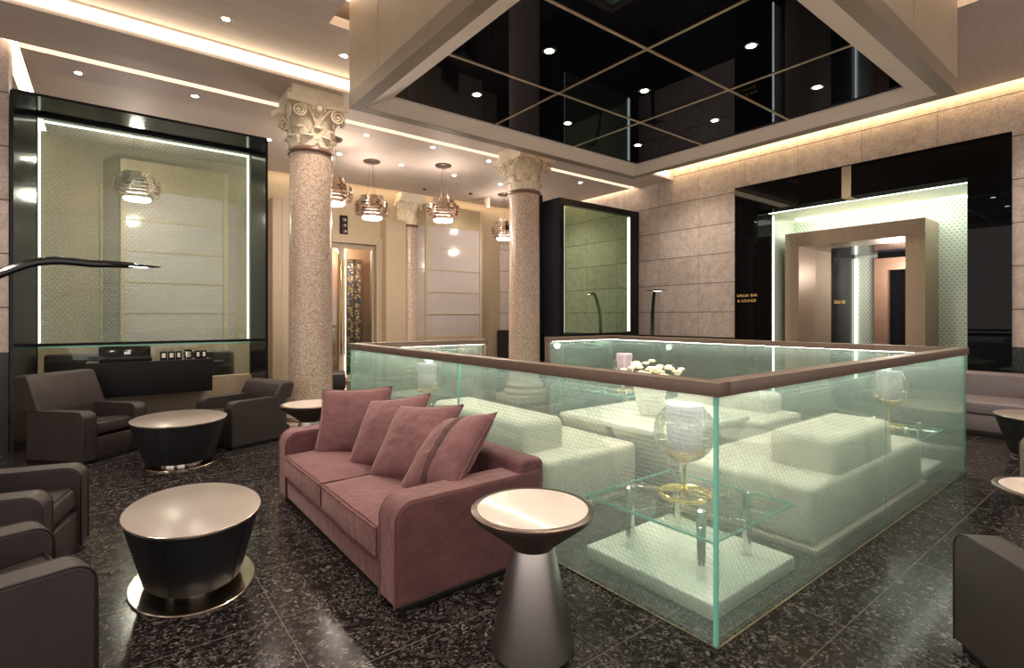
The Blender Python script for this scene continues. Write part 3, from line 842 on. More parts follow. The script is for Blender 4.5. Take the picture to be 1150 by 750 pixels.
# bronze inner portal
fz, fu = 2.92, 0.70
mb = MB()
for (ya, yb, za, zb) in ((bz0, 2.67, 0, fz), (4.26, bz1, 0, fz)):
    mb.bx(fu, nb, W(ya), W(yb), za, zb)
mb.bx(fu, nb, W(2.67), W(4.26), 2.665, fz)
mb.build('bronze_frame', 'bronze', dr, 0)
mb = MB()
mb.box((fu-0.001, W(4.38), 2.79), (0.003, 0.005, 0.34), rot=Matrix.Rotation(-0.785, 3, 'X'))
mb.box((fu-0.001, W(2.545), 2.79), (0.003, 0.005, 0.34), rot=Matrix.Rotation(0.785, 3, 'X'))
mb.build('mitre_line', 'canopy_rim', dr, 0)
# passage behind
mb = MB()
mb.bx(nb, 2.1, W(4.26), W(4.32), 0, 2.67)
mb.build('passage_panel', 'beige_dark', dr, 0)
mb = MB(); mb.bx(2.1, 3.3, W(4.26), W(4.32), 0, 2.67); mb.bx(nb, 3.3, W(2.60), W(2.66), 0, 2.67); mb.bx(nb, 3.3, W(2.60), W(4.32), 2.67, 2.72)
mb.build('passage_lining', 'dark_frame', dr, 0)
mb = MB(); mb.bx(3.3, 3.35, W(3.86), W(4.4), 0, 2.9); mb.bx(3.3, 3.35, W(2.4), W(3.86), 2.72, 3.0)
mb.build('inner_glass_wall', 'green_wall', dr, 0)
mb = MB(); mb.bx(3.15, 3.28, W(3.63), W(3.86), 0, 2.58); mb.bx(3.15, 3.28, W(2.66), W(3.63), 2.34, 2.58)
mb.build('copper_frame', 'bronze_pink', dr, 0)
MB().bx(3.27, 3.29, W(4.22), W(4.25), 0.05, 2.62).build('light_line', 'led_green', dr, 0)
lamp('passage_glow', 'POINT', (UW+2.5, 3.3, 2.3), 30, (1.0, 0.9, 0.8), 0.2)
lamp('passage_glow', 'POINT', (UW+1.9, 3.3, 2.2), 9, (1.0, 0.88, 0.76), 0.2)
struct(MB().bx(UW+4.0, UW+4.1, 2.0, 4.8, 0, 3.2), 'wall_passage', 'dark_frame', smooth=0)
t = thing('column', 'slim bluish polished column at the end of the doorway passage', 'column', (UW+3.6, 3.28, 0))
MB().lathe([(0.07, 0.0), (0.07, 0.1), (0.05, 0.12), (0.05, 2.2), (0.08, 2.28), (0.08, 2.36)], 24).build('shaft', 'chrome', t)
MB().lathe([(0.05, 2.36), (0.13, 2.46), (0.13, 2.5)], 24).build('capital', 'chrome', t)
t = thing('candlestick', 'small brass candlestick cluster at the foot of the slim column in the passage', 'ornament', (UW+3.45, 3.05, 0))
MB().lathe([(0.14, 0), (0.14, 0.02), (0.03, 0.04), (0.03, 1.08), (0.10, 1.10), (0.10, 1.12)], 20).build('stand', 'rim_brown', t)
for k in range(5):
    a = k*2*PI/5
    MB().sphere((0.075*math.cos(a), 0.075*math.sin(a), 1.165), 0.045, 12, 8).build('bulb_cup', 'brass', t)
# slim gold divider on the black head
MB().bx(-0.036, 0.3, W(3.17), W(3.30), iz-0.01, PZ-0.02).build('gold_divider', 'canopy', dr, 0)

def text_mesh(name, body, size, mat, parent, loc, rot):
    cu = bpy.data.curves.new(name, 'FONT'); cu.body = body; cu.size = size; cu.extrude = 0.002
    cu.align_x = 'CENTER'; cu.align_y = 'CENTER'
    tmp = bpy.data.objects.new('tmp_text', cu); COL.objects.link(tmp)
    bpy.context.view_layer.update()
    dg = bpy.context.evaluated_depsgraph_get()
    me = bpy.data.meshes.new_from_object(tmp.evaluated_get(dg))
    bpy.data.objects.remove(tmp)
    o = bpy.data.objects.new(name, me); COL.objects.link(o)
    me.materials.clear(); me.materials.append(M[mat])
    o.parent = parent; o.location = loc; o.rotation_euler = rot
    return o
M['gold_letter'] = plain('gold_lettering', (0.95, 0.62, 0.20), 0.35, metal=0.3)
t = thing('sign', 'gold lettering on the black frame left of the green lit doorway', 'sign', (UW-0.033, 4.84, 1.74))
for wd_, yy, zz in (('GALLIA', 0.075, 0.048), ('BAR', -0.130, 0.048), ('&', 0.150, -0.048), ('LOUNGE', -0.035, -0.048)):
    text_mesh('lettering', wd_, 0.068, 'gold_letter', t, (0, yy, zz), (PI/2, 0, -PI/2))
t = thing('sign', 'small gold lettering on the dark panel inside the bronze doorway', 'sign', (UW+2.5, 4.255, 1.70))
text_mesh('lettering', 'GALLIA', 0.10, 'gold_letter', t, (-0.11, 0, 0), (PI/2, 0, 0))
text_mesh('lettering', 'BAR', 0.10, 'gold_letter', t, (0.20, 0, 0), (PI/2, 0, 0))

# ------------------------------------------------------------------ far wall: double door, speaker, display cabinets
d1 = sroot('door_1', ((D0+D1)/2, VF, 0))
dw = (D1-D0)/2
mb = MB()
mb.bx(-dw-0.12, -dw, -0.10, 0.10, 0, DZ+0.17); mb.bx(dw, dw+0.20, -0.10, 0.10, 0, DZ+0.17); mb.bx(-dw, dw, -0.10, 0.10, DZ, DZ+0.17)
mb.build('door_frame', 'beige', d1, 0)
def leaf(x0, x1, glass, inner):
    mb = MB(); f = 0.06
    mb.bx(x0, x0+f, 0.02, 0.07, 0.01, DZ-0.01); mb.bx(x1-f, x1, 0.02, 0.07, 0.01, DZ-0.01)
    mb.bx(x0+f, x1-f, 0.02, 0.07, DZ-0.10, DZ-0.01); mb.bx(x0+f, x1-f, 0.02, 0.07, 0.01, 0.16)
    o = mb.build('door_leaf', 'beige_dark', d1, 0)
    g = MB().bx(x0+f, x1-f, 0.04, 0.05, 0.16, DZ-0.10).build('glass_pane', glass, d1, 0)
leaf(-dw, -0.20, 'smoked', 0)
leaf(-0.20, dw, 'clear', 0)
for x in (-0.235, -0.165):
    MB().bx(x-0.012, x+0.012, -0.06, -0.035, 0.6, 2.62, 0.004).bx(x-0.008, x+0.008, -0.035, 0.02, 0.8, 0.84).bx(x-0.008, x+0.008, -0.035, 0.02, 2.4, 2.44).build('door_handle', 'brass', d1)
MB().bx(-0.135, -0.115, 0.0, 0.018, 0.1, DZ-0.12).build('light_line', 'cove_soft', d1, 0)
# lobby behind the door
lob = MB(); lob.bx(3.0, 5.4, 12.35, 12.4, 0, 3.2); lob.bx(3.0, 3.05, 11.25, 12.35, 0, 3.2); lob.bx(5.35, 5.4, 11.25, 12.35, 0, 3.2); lob.bx(3.0, 5.4, 11.25, 12.4, 3.2, 3.25)
struct(lob, 'wall_lobby', 'bronze_pink', smooth=0)
t = thing('art_screen', 'tall blue and gold mosaic glass screen seen through the far door', 'screen', (4.66, 12.2, 0))
MB().bx(-0.16, -0.02, -0.03, 0.03, 0.0, 2.7).bx(0.02, 0.16, -0.03, 0.03, 0, 2.7).build('glass_panel', 'mosaic', t, 0)
MB().bx(-0.20, -0.16, -0.05, 0.05, 0, 2.78).bx(-0.02, 0.02, -0.05, 0.05, 0, 2.78).bx(0.16, 0.20, -0.05, 0.05, 0, 2.78).bx(-0.16, 0.16, -0.05, 0.05, 2.7, 2.78).build('frame', 'champagne', t, 0)
lamp('lobby_light', 'POINT', (4.2, 11.8, 2.9), 45, (1.0, 0.85, 0.7), 0.15)
t = thing('wall_speaker', 'black slim speaker on the beige wall above the far door', 'speaker', (3.98, VF, 3.12))
MB().bx(-0.08, 0.08, -0.06, 0, 0, 0.44, 0.008).build('cabinet', 'black_matte', t)
for z in (0.10, 0.22, 0.34):
    MB().lathe([(0.0, 0), (0.03, 0.004), (0.05, 0.012), (0.052, 0.0)], 16, cap=False).build('driver', 'rim_brown', t)
for k, ch in enumerate([c for c in t.children if c.name.startswith('driver')]):
    ch.rotation_euler = (PI/2, 0, 0); ch.location = (0, -0.062, 0.10+0.12*k)

def make_cabinet(label, loc):
    t = thing('display_cabinet', label, 'cabinet', loc, 0, 'glazed display cabinets on the far wall')
    zt, zb = 3.98, 0.95
    zg = 3.50
    hw, ch, dp = 0.74, 0.30, 0.42          # half front width, chamfer width, depth
    outer = [(-hw-ch, 0), (-hw, -dp), (hw, -dp), (hw+ch, 0)]
    MB().prism(outer, 0.0, zb, 'xy').build('base_cabinet', 'beige_dark', t, 0)
    MB().prism(outer, zg, zt, 'xy').build('top_fascia', 'olive_fascia', t, 0)
    for x in (-hw, hw):
        MB().bx(x-0.035, x+0.035, -dp-0.012, -dp+0.05, 0.0, zt).build('post', 'beige', t, 0)
    for x in (-1, 1):
        MB().bx(min(x*(hw+ch), x*(hw+ch-0.04)), max(x*(hw+ch), x*(hw+ch-0.04)), -0.05, 0.0, 0, zt).build('side_post', 'beige', t, 0)
    z = zb
    while z < zg-0.2:
        MB().prism(outer, z, z+0.028, 'xy').build('shelf', 'beige', t, 0)
        z += 0.51
    MB().bx(-hw+0.035, hw-0.035, -dp+0.012, -dp+0.03, zb, zg).build('glass_front', 'cabinet_pane', t, 0)
    for s_ in (-1, 1):
        MB().prism([(s_*hw, -dp+0.012), (s_*(hw+ch)-s_*0.012, 0), (s_*(hw+ch)-s_*0.03, 0), (s_*hw, -dp+0.03)], zb, zg, 'xy').build('glass_side', 'cabinet_pane', t, 0)
    return t
c0 = make_cabinet('glazed display cabinet with beige shelves between the rear column and second column', (6.50, VF-0.001, 0))
dup(c0, (0.95, VF-0.001, 0), None, 'glazed display cabinet seen through the tall framed printed window')

# white cylinder spot on the ceiling
t = thing('ceiling_spotlight', 'cream cylinder spotlight on the ceiling behind the second column', 'spotlight', (7.03, 10.0, ZB))
MB().lathe([(0.06, -0.26), (0.065, -0.255), (0.065, -0.005), (0.05, 0.0)], 24).build('housing', 'capital', t)
MB().lathe([(0, -0.262), (0.05, -0.261)], 20, cap=False).build('lens', 'black_gloss', t)
for u, v, l in ((5.48, 10.17, 'small dark sensor on lounge ceiling above the rear column'), (6.50, 9.9, 'small dark sensor on lounge ceiling above the display cabinet')):
    t = thing('ceiling_sensor', l, 'sensor', (u, v, ZB), 0, 'ceiling sensors')
    MB().lathe([(0.045, -0.001), (0.05, -0.012), (0.035, -0.02), (0.02, -0.035), (0, -0.037)], 20).build('housing', 'rim_brown', t)

# ------------------------------------------------------------------ pendants
def make_pendant(label, loc):
    t = thing('pendant_lamp', label, 'pendant lamp', loc, 0, 'drum pendant lamps in the lounge')
    drop = ZB-loc[2]
    MB().lathe([(0.0, drop), (0.15, drop), (0.15, drop-0.02), (0.12, drop-0.035), (0, drop-0.035)], 32).build('canopy', 'rim_brown', t)
    for k in range(3):
        a = k*2*PI/3+0.4
        MB().tube([(0.09*math.cos(a), 0.09*math.sin(a), 0.2), (0.03*math.cos(a), 0.03*math.sin(a), drop-0.03)], 0.0022, 5).build('cable', 'rim_brown', t)
    MB().lathe([(0.20, -0.02), (0.20, 0.205), (0.195, 0.205), (0.195, -0.02)], 40, cap=False).build('drum', 'chrome_warm', t)
    random.seed(3)
    for k in range(7):
        z = -0.17+k*0.048
        R = (0.205, 0.285, 0.30, 0.30, 0.30, 0.285, 0.225)[k]
        mb = MB()
        # each tier: a flat ring plus short facing plates
        mb.lathe([(R-0.07, z), (R, z), (R, z+0.012), (R-0.07, z+0.012)], 48, cap=False)
        n = 9
        off = random.random()*2
        for q in range(n):
            a0 = off+q*2*PI/n
            span = 2*PI/n*random.uniform(0.35, 0.75)
            pr = []
            st = 5
            for i in range(st+1):
                a = a0+span*i/st; pr.append(((R+0.003)*math.cos(a), (R+0.003)*math.sin(a)))
            for i in range(st, -1, -1):
                a = a0+span*i/st; pr.append(((R-0.006)*math.cos(a), (R-0.006)*math.sin(a)))
            mb.prism(pr, z-0.006, z+0.034, 'xy')
        mb.build('ring', 'chrome_warm', t, 40)
    MB().lathe([(0.0, -0.205), (0.165, -0.20), (0.175, -0.18), (0.175, -0.16), (0.0, -0.16)], 40).build('diffuser', 'diffuser', t)
    return t
pz = 3.36
pl = [(3.76, 8.95, 'chrome ring drum pendant lamp hanging above the far door, beside the big column'),
      (4.90, 8.38, 'chrome ring drum pendant lamp hanging in front of the display cabinet'),
      (7.15, 9.50, 'chrome ring drum pendant lamp partly hidden by the second column'),
      (2.80, 8.20, 'chrome ring drum pendant lamp mostly hidden behind the big column'),
      (0.36, 9.70, 'chrome ring drum pendant lamp seen through the tall printed window')]
pp = None
for u, v, l in pl:
    if pp is None: pp = make_pendant(l, (u, v, pz))
    else: dup(pp, (u, v, pz), random.random()*3, l)
    lamp('pendant_light', 'POINT', (u, v, pz-0.24), 40, (1.0, 0.88, 0.74), 0.08)
    lamp('pendant_light', 'POINT', (u, v, pz+0.26), 16, (1.0, 0.86, 0.72), 0.02)

# ------------------------------------------------------------------ glass enclosure
g0, g1, h0, h1 = 2.033, 6.13, 1.21, 5.40
rz0, rz1 = 1.063, 1.124
en = thing('glass_balustrade', 'square green printed glass balustrade with bronze handrail in the middle of the hall', 'balustrade', ((g0+g1)/2, (h0+h1)/2, 0))
ox, oy = (g0+g1)/2, (h0+h1)/2
def pane(x0, x1, y0, y1):
    MB().bx(x0-ox, x1-ox, y0-oy, y1-oy, 0.0, rz0-0.002).build('glass_pane', 'frit', en, 0)
th = 0.012
eu0, eu1 = 3.72, 4.80
um = (g0+g1)/2
for a, b in ((h0+0.016, 3.262), (3.276, h1)): pane(g0, g0+th, a, b)
for a, b in ((g0+0.016, um-0.003), (um+0.003, g1)): pane(a, b, h0, h0+th)
for a, b in ((h0+th, 3.26), (3.27, h1-th)): pane(g1-th, g1, a, b)
pane(g0+th, eu0, h1-th, h1); pane(eu1, g1-th, h1-th, h1)
def edge(x0, x1, y0, y1):
    MB().bx(x0-ox, x1-ox, y0-oy, y1-oy, 0.0, rz0-0.002).build('glass_edge', 'glass_edge', en, 0)
edge(g0, g0+0.016, h0, h0+0.016)
edge(g0+0.001, g0+th-0.001, 3.263, 3.275)
edge(g1, g1+0.002, h0, h0+th)
edge(g0, g0+th, h1+0.0001, h1+0.002)
ro = 0.018; rw = 0.095
def rail(x0, x1, y0, y1):
    MB().bx(x0-ox, x1-ox, y0-oy, y1-oy, rz0, rz1, 0.003).build('handrail', 'rail', en)
rail(g0-ro, g0-ro+rw, h0-ro, h1+ro)
rail(g0-ro+rw, g1+ro, h0-ro, h0-ro+rw)
rail(g1+ro-rw, g1+ro, h0-ro+rw, h1+ro)
rail(g0-ro+rw, eu0+0.03, h1+ro-rw, h1+ro)
rail(eu1-0.03, g1+ro-rw, h1+ro-rw, h1+ro)
for x in (eu0, eu1-0.03):
    MB().bx(x-ox, x+0.03-ox, h1+ro-rw+0.01-oy, h1+ro-0.01-oy, 0, rz0, 0.002).build('end_post', 'rail', en)
# light line under each rail, inside the glass
def led(x0, x1, y0, y1):
    z = rz0-0.001
    MB().quad((x0-ox, y0-oy, z), (x1-ox, y0-oy, z), (x1-ox, y1-oy, z), (x0-ox, y1-oy, z)).build('light_line', 'led', en, 0)
led(g0+0.052, g0+0.070, h0+0.05, h1-0.05)
led(g0+0.05, g1-0.05, h0+0.052, h0+0.070)
led(g1-0.070, g1-0.052, h0+0.05, h1-0.05)
led(g0+0.05, eu0-0.02, h1-0.070, h1-0.052); led(eu1+0.05, g1-0.05, h1-0.070, h1-0.052)
# steel floor channel
mb = MB()
mb.bx(g0-0.012-ox, g0-ox-0.001, h0-0.012-oy, h1-oy, 0.0, 0.008); mb.bx(g0-ox, g1-ox, h0-0.012-oy, h0-oy-0.001, 0.0, 0.008)
mb.build('floor_channel', 'champagne', en, 0)

# ------------------------------------------------------------------ white furniture inside
def white_sofa(name_label, x0, x1, y0, y1, back, hb=0.62, hs=0.385):
    t = thing('white_sofa', name_label, 'sofa', ((x0+x1)/2, (y0+y1)/2, 0), 0, 'white sofas inside the glass enclosure')
    X = lambda u: u-(x0+x1)/2
    Y = lambda v: v-(y0+y1)/2
    MB().bx(X(x0)-0.03, X(x1)+0.03, Y(y0)-0.03, Y(y1)+0.03, 0, 0.035, 0.004).build('plinth', 'plinth_pink', t)
    MB().bx(X(x0), X(x1), Y(y0), Y(y1), 0.035, hs, 0.045, 4).build('seat', 'white_fabric', t)
    b = back
    MB().bx(X(b[0]), X(b[1]), Y(b[2]), Y(b[3]), hs-0.06, hb, 0.06, 5).build('backrest', 'white_fabric', t)
    return t
white_sofa('white sofa inside the glass along its left side, behind the pink sofa', 2.40, 3.40, 2.72, 4.62, (2.42, 2.84, 2.98, 4.35))
white_sofa('white sofa inside the glass along its near right side, backrest to the viewer', 3.30, 5.38, 1.34, 2.28, (3.68, 4.74, 1.36, 1.80))
white_sofa('white sofa inside the glass along its far right side', 5.10, 6.0, 2.55, 4.05, (5.62, 5.98, 2.75, 3.9), 0.56, 0.36)

t = thing('coffee_table', 'white coffee table with flared sides in the centre of the glass enclosure', 'table', (4.02, 3.05, 0))
MB().bx(-0.62, 0.62, -0.62, 0.60, 0.455, 0.50, 0.012).build('tabletop', 'white_lacquer', t)
for s_ in (-1, 1):
    mb = MB()
    c = 0.31*s_
    b0 = [(-0.40, c-0.16), (0.40, c-0.16), (0.40, c+0.16), (-0.40, c+0.16)]
    b1 = [(-0.60, c-0.285), (0.60, c-0.285), (0.60, c+0.285), (-0.60, c+0.285)]
    lo = [mb.bm.verts.new((x, y, 0.02)) for x, y in b0]; hi = [mb.bm.verts.new((x, y, 0.455)) for x, y in b1]
    for i in range(4):
        j = (i+1) % 4; mb.bm.faces.new((lo[i], lo[j], hi[j], hi[i]))
    mb.bm.faces.new(lo[::-1]); mb.bm.faces.new(hi)
    mb.build('pedestal', 'white_fabric', t, 0)
MB().bx(-0.46, 0.46, -0.52, 0.52, 0, 0.02, 0.004).build('floor_plate', 'champagne', t)

t = thing('flower_vase', 'white textured vase of cream flowers on the white centre table', 'vase', (3.97, 3.03, 0.50))
MB().lathe([(0.085, 0.0), (0.10, 0.01), (0.125, 0.12), (0.15, 0.24), (0.155, 0.27), (0.145, 0.272), (0.115, 0.12), (0.0, 0.05)], 40).build('vase_body', 'vase', t)
random.seed(11)
lf = MB()
for k in range(34):
    a = random.uniform(0, 2*PI); r = random.uniform(0.05, 0.22); z = random.uniform(0.25, 0.42)
    lf.tube([(0.05*math.cos(a), 0.05*math.sin(a), 0.16), (r*0.6*math.cos(a), r*0.6*math.sin(a), 0.28), (r*math.cos(a), r*math.sin(a), z)], [0.004, 0.004, 0.002], 5)
lf.build('stems', 'leaf', t)
for k in range(60):
    a = random.uniform(0, 2*PI); r = 0.25*math.sqrt(random.random()); z = 0.37+random.uniform(-0.06, 0.14)*(1-r/0.6)
    mb = MB()
    cx0, cy0 = r*math.cos(a)*1.15, r*math.sin(a)*1.15
    for p in range(5):
        b = p*2*PI/5+k
        d = Vector((math.cos(b), math.sin(b), 0.45)).normalized()
        mb.sphere((cx0+d.x*0.017, cy0+d.y*0.017, z+d.z*0.02), 0.017, 8, 6, (1, 1, 0.75))
    mb.sphere((cx0, cy0, z+0.014), 0.009, 8, 6)
    mb.build('blossom', 'petal', t)

def glass_table(label, u, v, half, zt=0.37):
    t = thing('glass_side_table', label, 'side table', (u, v, 0), 0, 'glass corner tables inside the enclosure')
    MB().bx(-half, half, -half, half, 0, 0.08, 0.012, 3).build('base_slab', 'white_lacquer', t)
    g = MB().bx(-half, half, -half, half, zt-0.012, zt, 0.002).build('glass_top', 'table_glass', t)
    e = MB(); e2 = 0.0035
    for s_ in (-1, 1):
        e.bx(s_*half-e2/2, s_*half+e2/2, -half, half, zt-0.012, zt); e.bx(-half, half, s_*half-e2/2, s_*half+e2/2, zt-0.012, zt)
    e.build('glass_edge', 'glass_edge', t, 0)
    q = half*0.56
    for sx in (-1, 1):
        for sy in (-1, 1):
            MB().lathe([(0.024, 0.08), (0.024, zt-0.012), (0.024, zt+0.0), (0.026, zt+0.001), (0.024, zt+0.05), (0.012, zt+0.062), (0, zt+0.064)], 20, (sx*q, sy*q, 0)).build('leg', 'chrome', t)
    return t
glass_table('glass corner table on a white slab, at the near corner of the enclosure', 2.60, 1.725, 0.405)
glass_table('glass corner table on a white slab, at the right corner past the white sofa', 5.74, 1.68, 0.32)
glass_table('glass corner table at the left far corner behind the first white sofa', 2.72, 5.00, 0.28)
glass_table('glass corner table at the far corner of the enclosure', 5.62, 4.72, 0.32)

def make_globe_lamp(label, loc):
    t = thing('globe_lamp', label, 'lamp', loc, 0, 'brass globe candle lamps')
    b = MB()
    b.tube([(0.14*math.cos(2*PI*i/40), 0.14*math.sin(2*PI*i/40), 0.02) for i in range(40)], 0.011, 8, True)
    b.tube([(0.135*math.cos(2*PI*i/40), 0.135*math.sin(2*PI*i/40), 0.006) for i in range(40)], 0.006, 6, True)
    for k in range(4):
        a = k*PI/2+0.3
        b.tube([(0.135*math.cos(a), 0.135*math.sin(a), 0.018), (0.01*math.cos(a), 0.01*math.sin(a), 0.03)], 0.006, 6)
    b.lathe([(0.022, 0.012), (0.022, 0.05), (0.012, 0.06)], 20)
    b.build('base', 'brass', t)
    MB().lathe([(0.013, 0.05), (0.010, 0.10), (0.010, 0.17), (0.016, 0.19), (0.03, 0.205)], 20).build('stem', 'brass', t)
    # brass dish inside the bottom of the globe, scalloped
    MB().lathe([(0.0, 0.205), (0.06, 0.213), (0.105, 0.240), (0.118, 0.262), (0.112, 0.264), (0.09, 0.243), (0.0, 0.222)], 40).build('dish', 'brass', t)
    R = 0.172; zc = 0.375
    prof = []
    for k in range(3, 23):
        a = -PI/2+PI*k/28
        prof.append((R*math.cos(a), zc+R*math.sin(a)))
    MB().lathe(prof, 48, cap=False).build('globe', 'globe', t, 80)
    MB().lathe([(0.0, 0.262), (0.05, 0.264), (0.085, 0.285), (0.098, 0.35), (0.104, 0.53), (0.099, 0.53), (0.092, 0.36), (0.0, 0.29)], 40).build('candle_holder', 'candle', t)
    MB().sphere((0, 0, 0.40), 0.026, 14, 10).build('flame', 'flame', t)
    return t
gl = make_globe_lamp('globe candle lamp on the near corner glass table', (2.62, 1.76, 0.37))
lamp('candle_light', 'POINT', (2.62, 1.76, 0.93), 1, (1, 0.9, 0.8), 0.05)
for u, v, l in ((5.74, 1.68, 'globe candle lamp behind the near right white sofa'), (2.72, 5.0, 'globe candle lamp at left, seen through glass above the pink cushions'),
                (5.62, 4.72, 'globe candle lamp behind the cream flowers')):
    dup(gl, (u, v, 0.37), 0.5, l)
    lamp('candle_light', 'POINT', (u, v, 0.95), 1, (1, 0.9, 0.8), 0.05)

# ------------------------------------------------------------------ pink sofa
def pillow(name, wd, hgt, thick, mat, parent, loc, rot, seed=0, band=False):
    mb = MB(); n = 22
    def side(sg):
        def fn(a, b):
            x = 2*a-1; y = 2*b-1
            pin = 0.075
            X = x*(1-pin*(1-y*y)**1.0) * wd/2
            Y = y*(1-pin*(1-x*x)**1.0) * hgt/2
            e = max(0.0, (1-x*x))*max(0.0, (1-y*y))
            z = thick/2*(e**0.42)*(1+0.12*noise.noise((x*1.7+seed, y*1.7, seed*3.1)))
            # radial wrinkles near the seams
            rr = max(abs(x), abs(y))
            z += 0.008*noise.noise((x*6+seed, y*6, sg*2.0+seed))*min(1, 3*(1-rr))
            return (X, Y, sg*z)
        return fn
    mb.grid(side(1), n, n); mb.grid(side(-1), n, n)
    bmesh.ops.remove_doubles(mb.bm, verts=mb.bm.verts[:], dist=0.0004)
    o = mb.build(name, mat, parent, 70)
    o.location = loc; o.rotation_euler = rot
    # piping
    pts = []
    for k in range(4):
        for i in range(12):
            s = -1+2*i/12
            x, y = ((s, -1), (1, s), (-s, 1), (-1, -s))[k]
            pts.append((x*(1-0.075*(1-y*y))*wd/2, y*(1-0.075*(1-x*x))*hgt/2, 0))
    MB().tube(pts, 0.005, 6, True).build('piping', mat, o)
    if band:
        bb = MB()
        def fb(a, b):
            p = side(1)(0.03+0.94*b, 0.42+0.10*a)
            return (p[0], p[1], p[2]+0.004)
        bb.grid(fb, 2, 20)
        bb.build('stripe', 'velvet_dark', o, 70)
    return o
S0, S1, T0, T1 = 1.06, 1.99, 2.25, 4.32
sofa = thing('pink_sofa', 'dusty pink velvet two seat sofa beside the glass enclosure', 'sofa', ((S0+S1)/2, (T0+T1)/2, 0))
sd, sw = (S1-S0)/2, (T1-T0)/2         # local: front = -x
MB().bx(-sd+0.03, sd-0.02, -sw+0.02, sw-0.02, 0.0, 0.035, 0.004).build('plinth', 'leather_dark', sofa)
MB().bx(-sd+0.012, sd-0.2, -sw+0.17, sw-0.17, 0.035, 0.215, 0.02, 3).build('seat_base', 'velvet', sofa)
def round_prof(x0, x1, z0, z1, r, n=8):
    """side silhouette with a rounded front top corner (front at x0)"""
    pr = [(x1, z0), (x1, z1)]
    for i in range(n+1):
        a = PI/2+PI/2*i/n
        pr.append((x0+r+r*math.cos(a), z1-r+r*math.sin(a)))
    pr.append((x0, z0))
    return pr
AT = 0.185
for s_ in (-1, 1):
    pr = round_prof(-sd, sd-0.02, 0.035, 0.53, 0.10)
    ya, yb = (s_*sw, s_*(sw-AT))
    ar = MB().prism(pr, min(ya, yb), max(ya, yb)).build('armrest', 'velvet', sofa, 40)
    bv = ar.modifiers.new('soft', 'BEVEL'); bv.width = 0.018; bv.segments = 3; bv.limit_method = 'ANGLE'; bv.angle_limit = math.radians(60)
    pts = [(x, ya-s_*0.008, z-0.006 if z > 0.3 else z) for x, z in pr[1:]]
    MB().tube(pts, 0.006, 6).build('piping', 'velvet', ar)
    pts = [(x, yb+s_*0.008, z-0.006 if z > 0.3 else z) for x, z in pr[1:]]
    MB().tube(pts, 0.006, 6).build('piping', 'velvet', ar)
bk = MB().prism([(sd-0.26, 0.06), (sd, 0.06), (sd, 0.565), (sd-0.02, 0.59), (sd-0.13, 0.60), (sd-0.17, 0.585)], -sw+0.01, sw-0.01).build('backrest', 'velvet', sofa, 40)
bv = bk.modifiers.new('soft', 'BEVEL'); bv.width = 0.02; bv.segments = 3; bv.limit_method = 'ANGLE'; bv.angle_limit = math.radians(50)
inner = sw-AT-0.004
for s_ in (-1, 1):
    mb = MB()
    y0, y1 = (0.004, inner) if s_ > 0 else (-inner, -0.004)
    b2 = bmesh.new(); bmesh.ops.create_cube(b2, size=1)
    bmesh.ops.subdivide_edges(b2, edges=b2.edges[:], cuts=9, use_grid_fill=True)
    x0, x1, z0, z1 = -sd-0.012, sd-0.24, 0.215, 0.365
    for v in b2.verts:
        a, b, c = v.co.x*2, v.co.y*2, v.co.z*2
        e = (max(0, 1-a**4)*max(0, 1-b**4))**0.5
        v.co = Vector(((x0+x1)/2+a*(x1-x0)/2, (y0+y1)/2+b*(y1-y0)/2, (z0+z1)/2+c*(z1-z0)/2+(0.035*e*(c > 0)) + 0.006*noise.noise((a*3, b*3+s_*4, 1))*(c > 0)))
        f = (max(0, 1-b*b)*max(0, 1-c*c))**0.5
        if a < -0.99: v.co.x -= 0.012*f
    bmesh.ops.bevel(b2, geom=[e for e in b2.edges if e.calc_face_angle(0) > 1.2], offset=0.012, segments=2, affect='EDGES')
    mb._add(b2, Matrix())
    cu = mb.build('seat_cushion', 'velvet', sofa, 60)
    pp_ = []
    for zc_ in (z0+0.008, z1-0.008):
        MB().tube([(x0+0.0, y0+0.01, zc_), (x0-0.006, (y0+y1)/2, zc_), (x0, y1-0.01, zc_)], 0.005, 6).build('piping', 'velvet', cu)
# loose pillows: rest on the sofa, each its own thing
def throw(label, wd, hgt, th, loc, lean, yaw, roll, seed, band=False):
    m = Matrix.Rotation(yaw, 4, 'Z') @ Matrix.Rotation(lean, 4, 'Y') @ Matrix.Rotation(roll, 4, 'Z')
    o = pillow('throw_pillow', wd, hgt, th, 'velvet', None, (0, 0, 0), (0, 0, 0), seed, band)
    o.matrix_world = Matrix.Translation(loc) @ m
    tag(o, label, 'pillow', 'loose pillows on the pink sofa')
    return o
PILL = [
 ('dusty pink pillow at the far left end of the pink sofa', 0.54, 0.56, 0.18, (1.50, 3.92, 0.60), -1.08, 0.85, 0.06, 1, False),
 ('dusty pink pillow second from the left on the pink sofa', 0.54, 0.57, 0.19, (1.56, 3.42, 0.60), -0.95, 0.30, 0.20, 2, False),
 ('dusty pink pillow third from the left on the pink sofa', 0.54, 0.57, 0.19, (1.56, 3.02, 0.60), -0.92, 0.25, 0.12, 3, False),
 ('dusty pink pillow with dark stripe at the near right end of the pink sofa', 0.54, 0.54, 0.20, (1.58, 2.66, 0.60), -0.80, -0.10, 0.30, 4, True)]
for p in PILL: throw(*p)

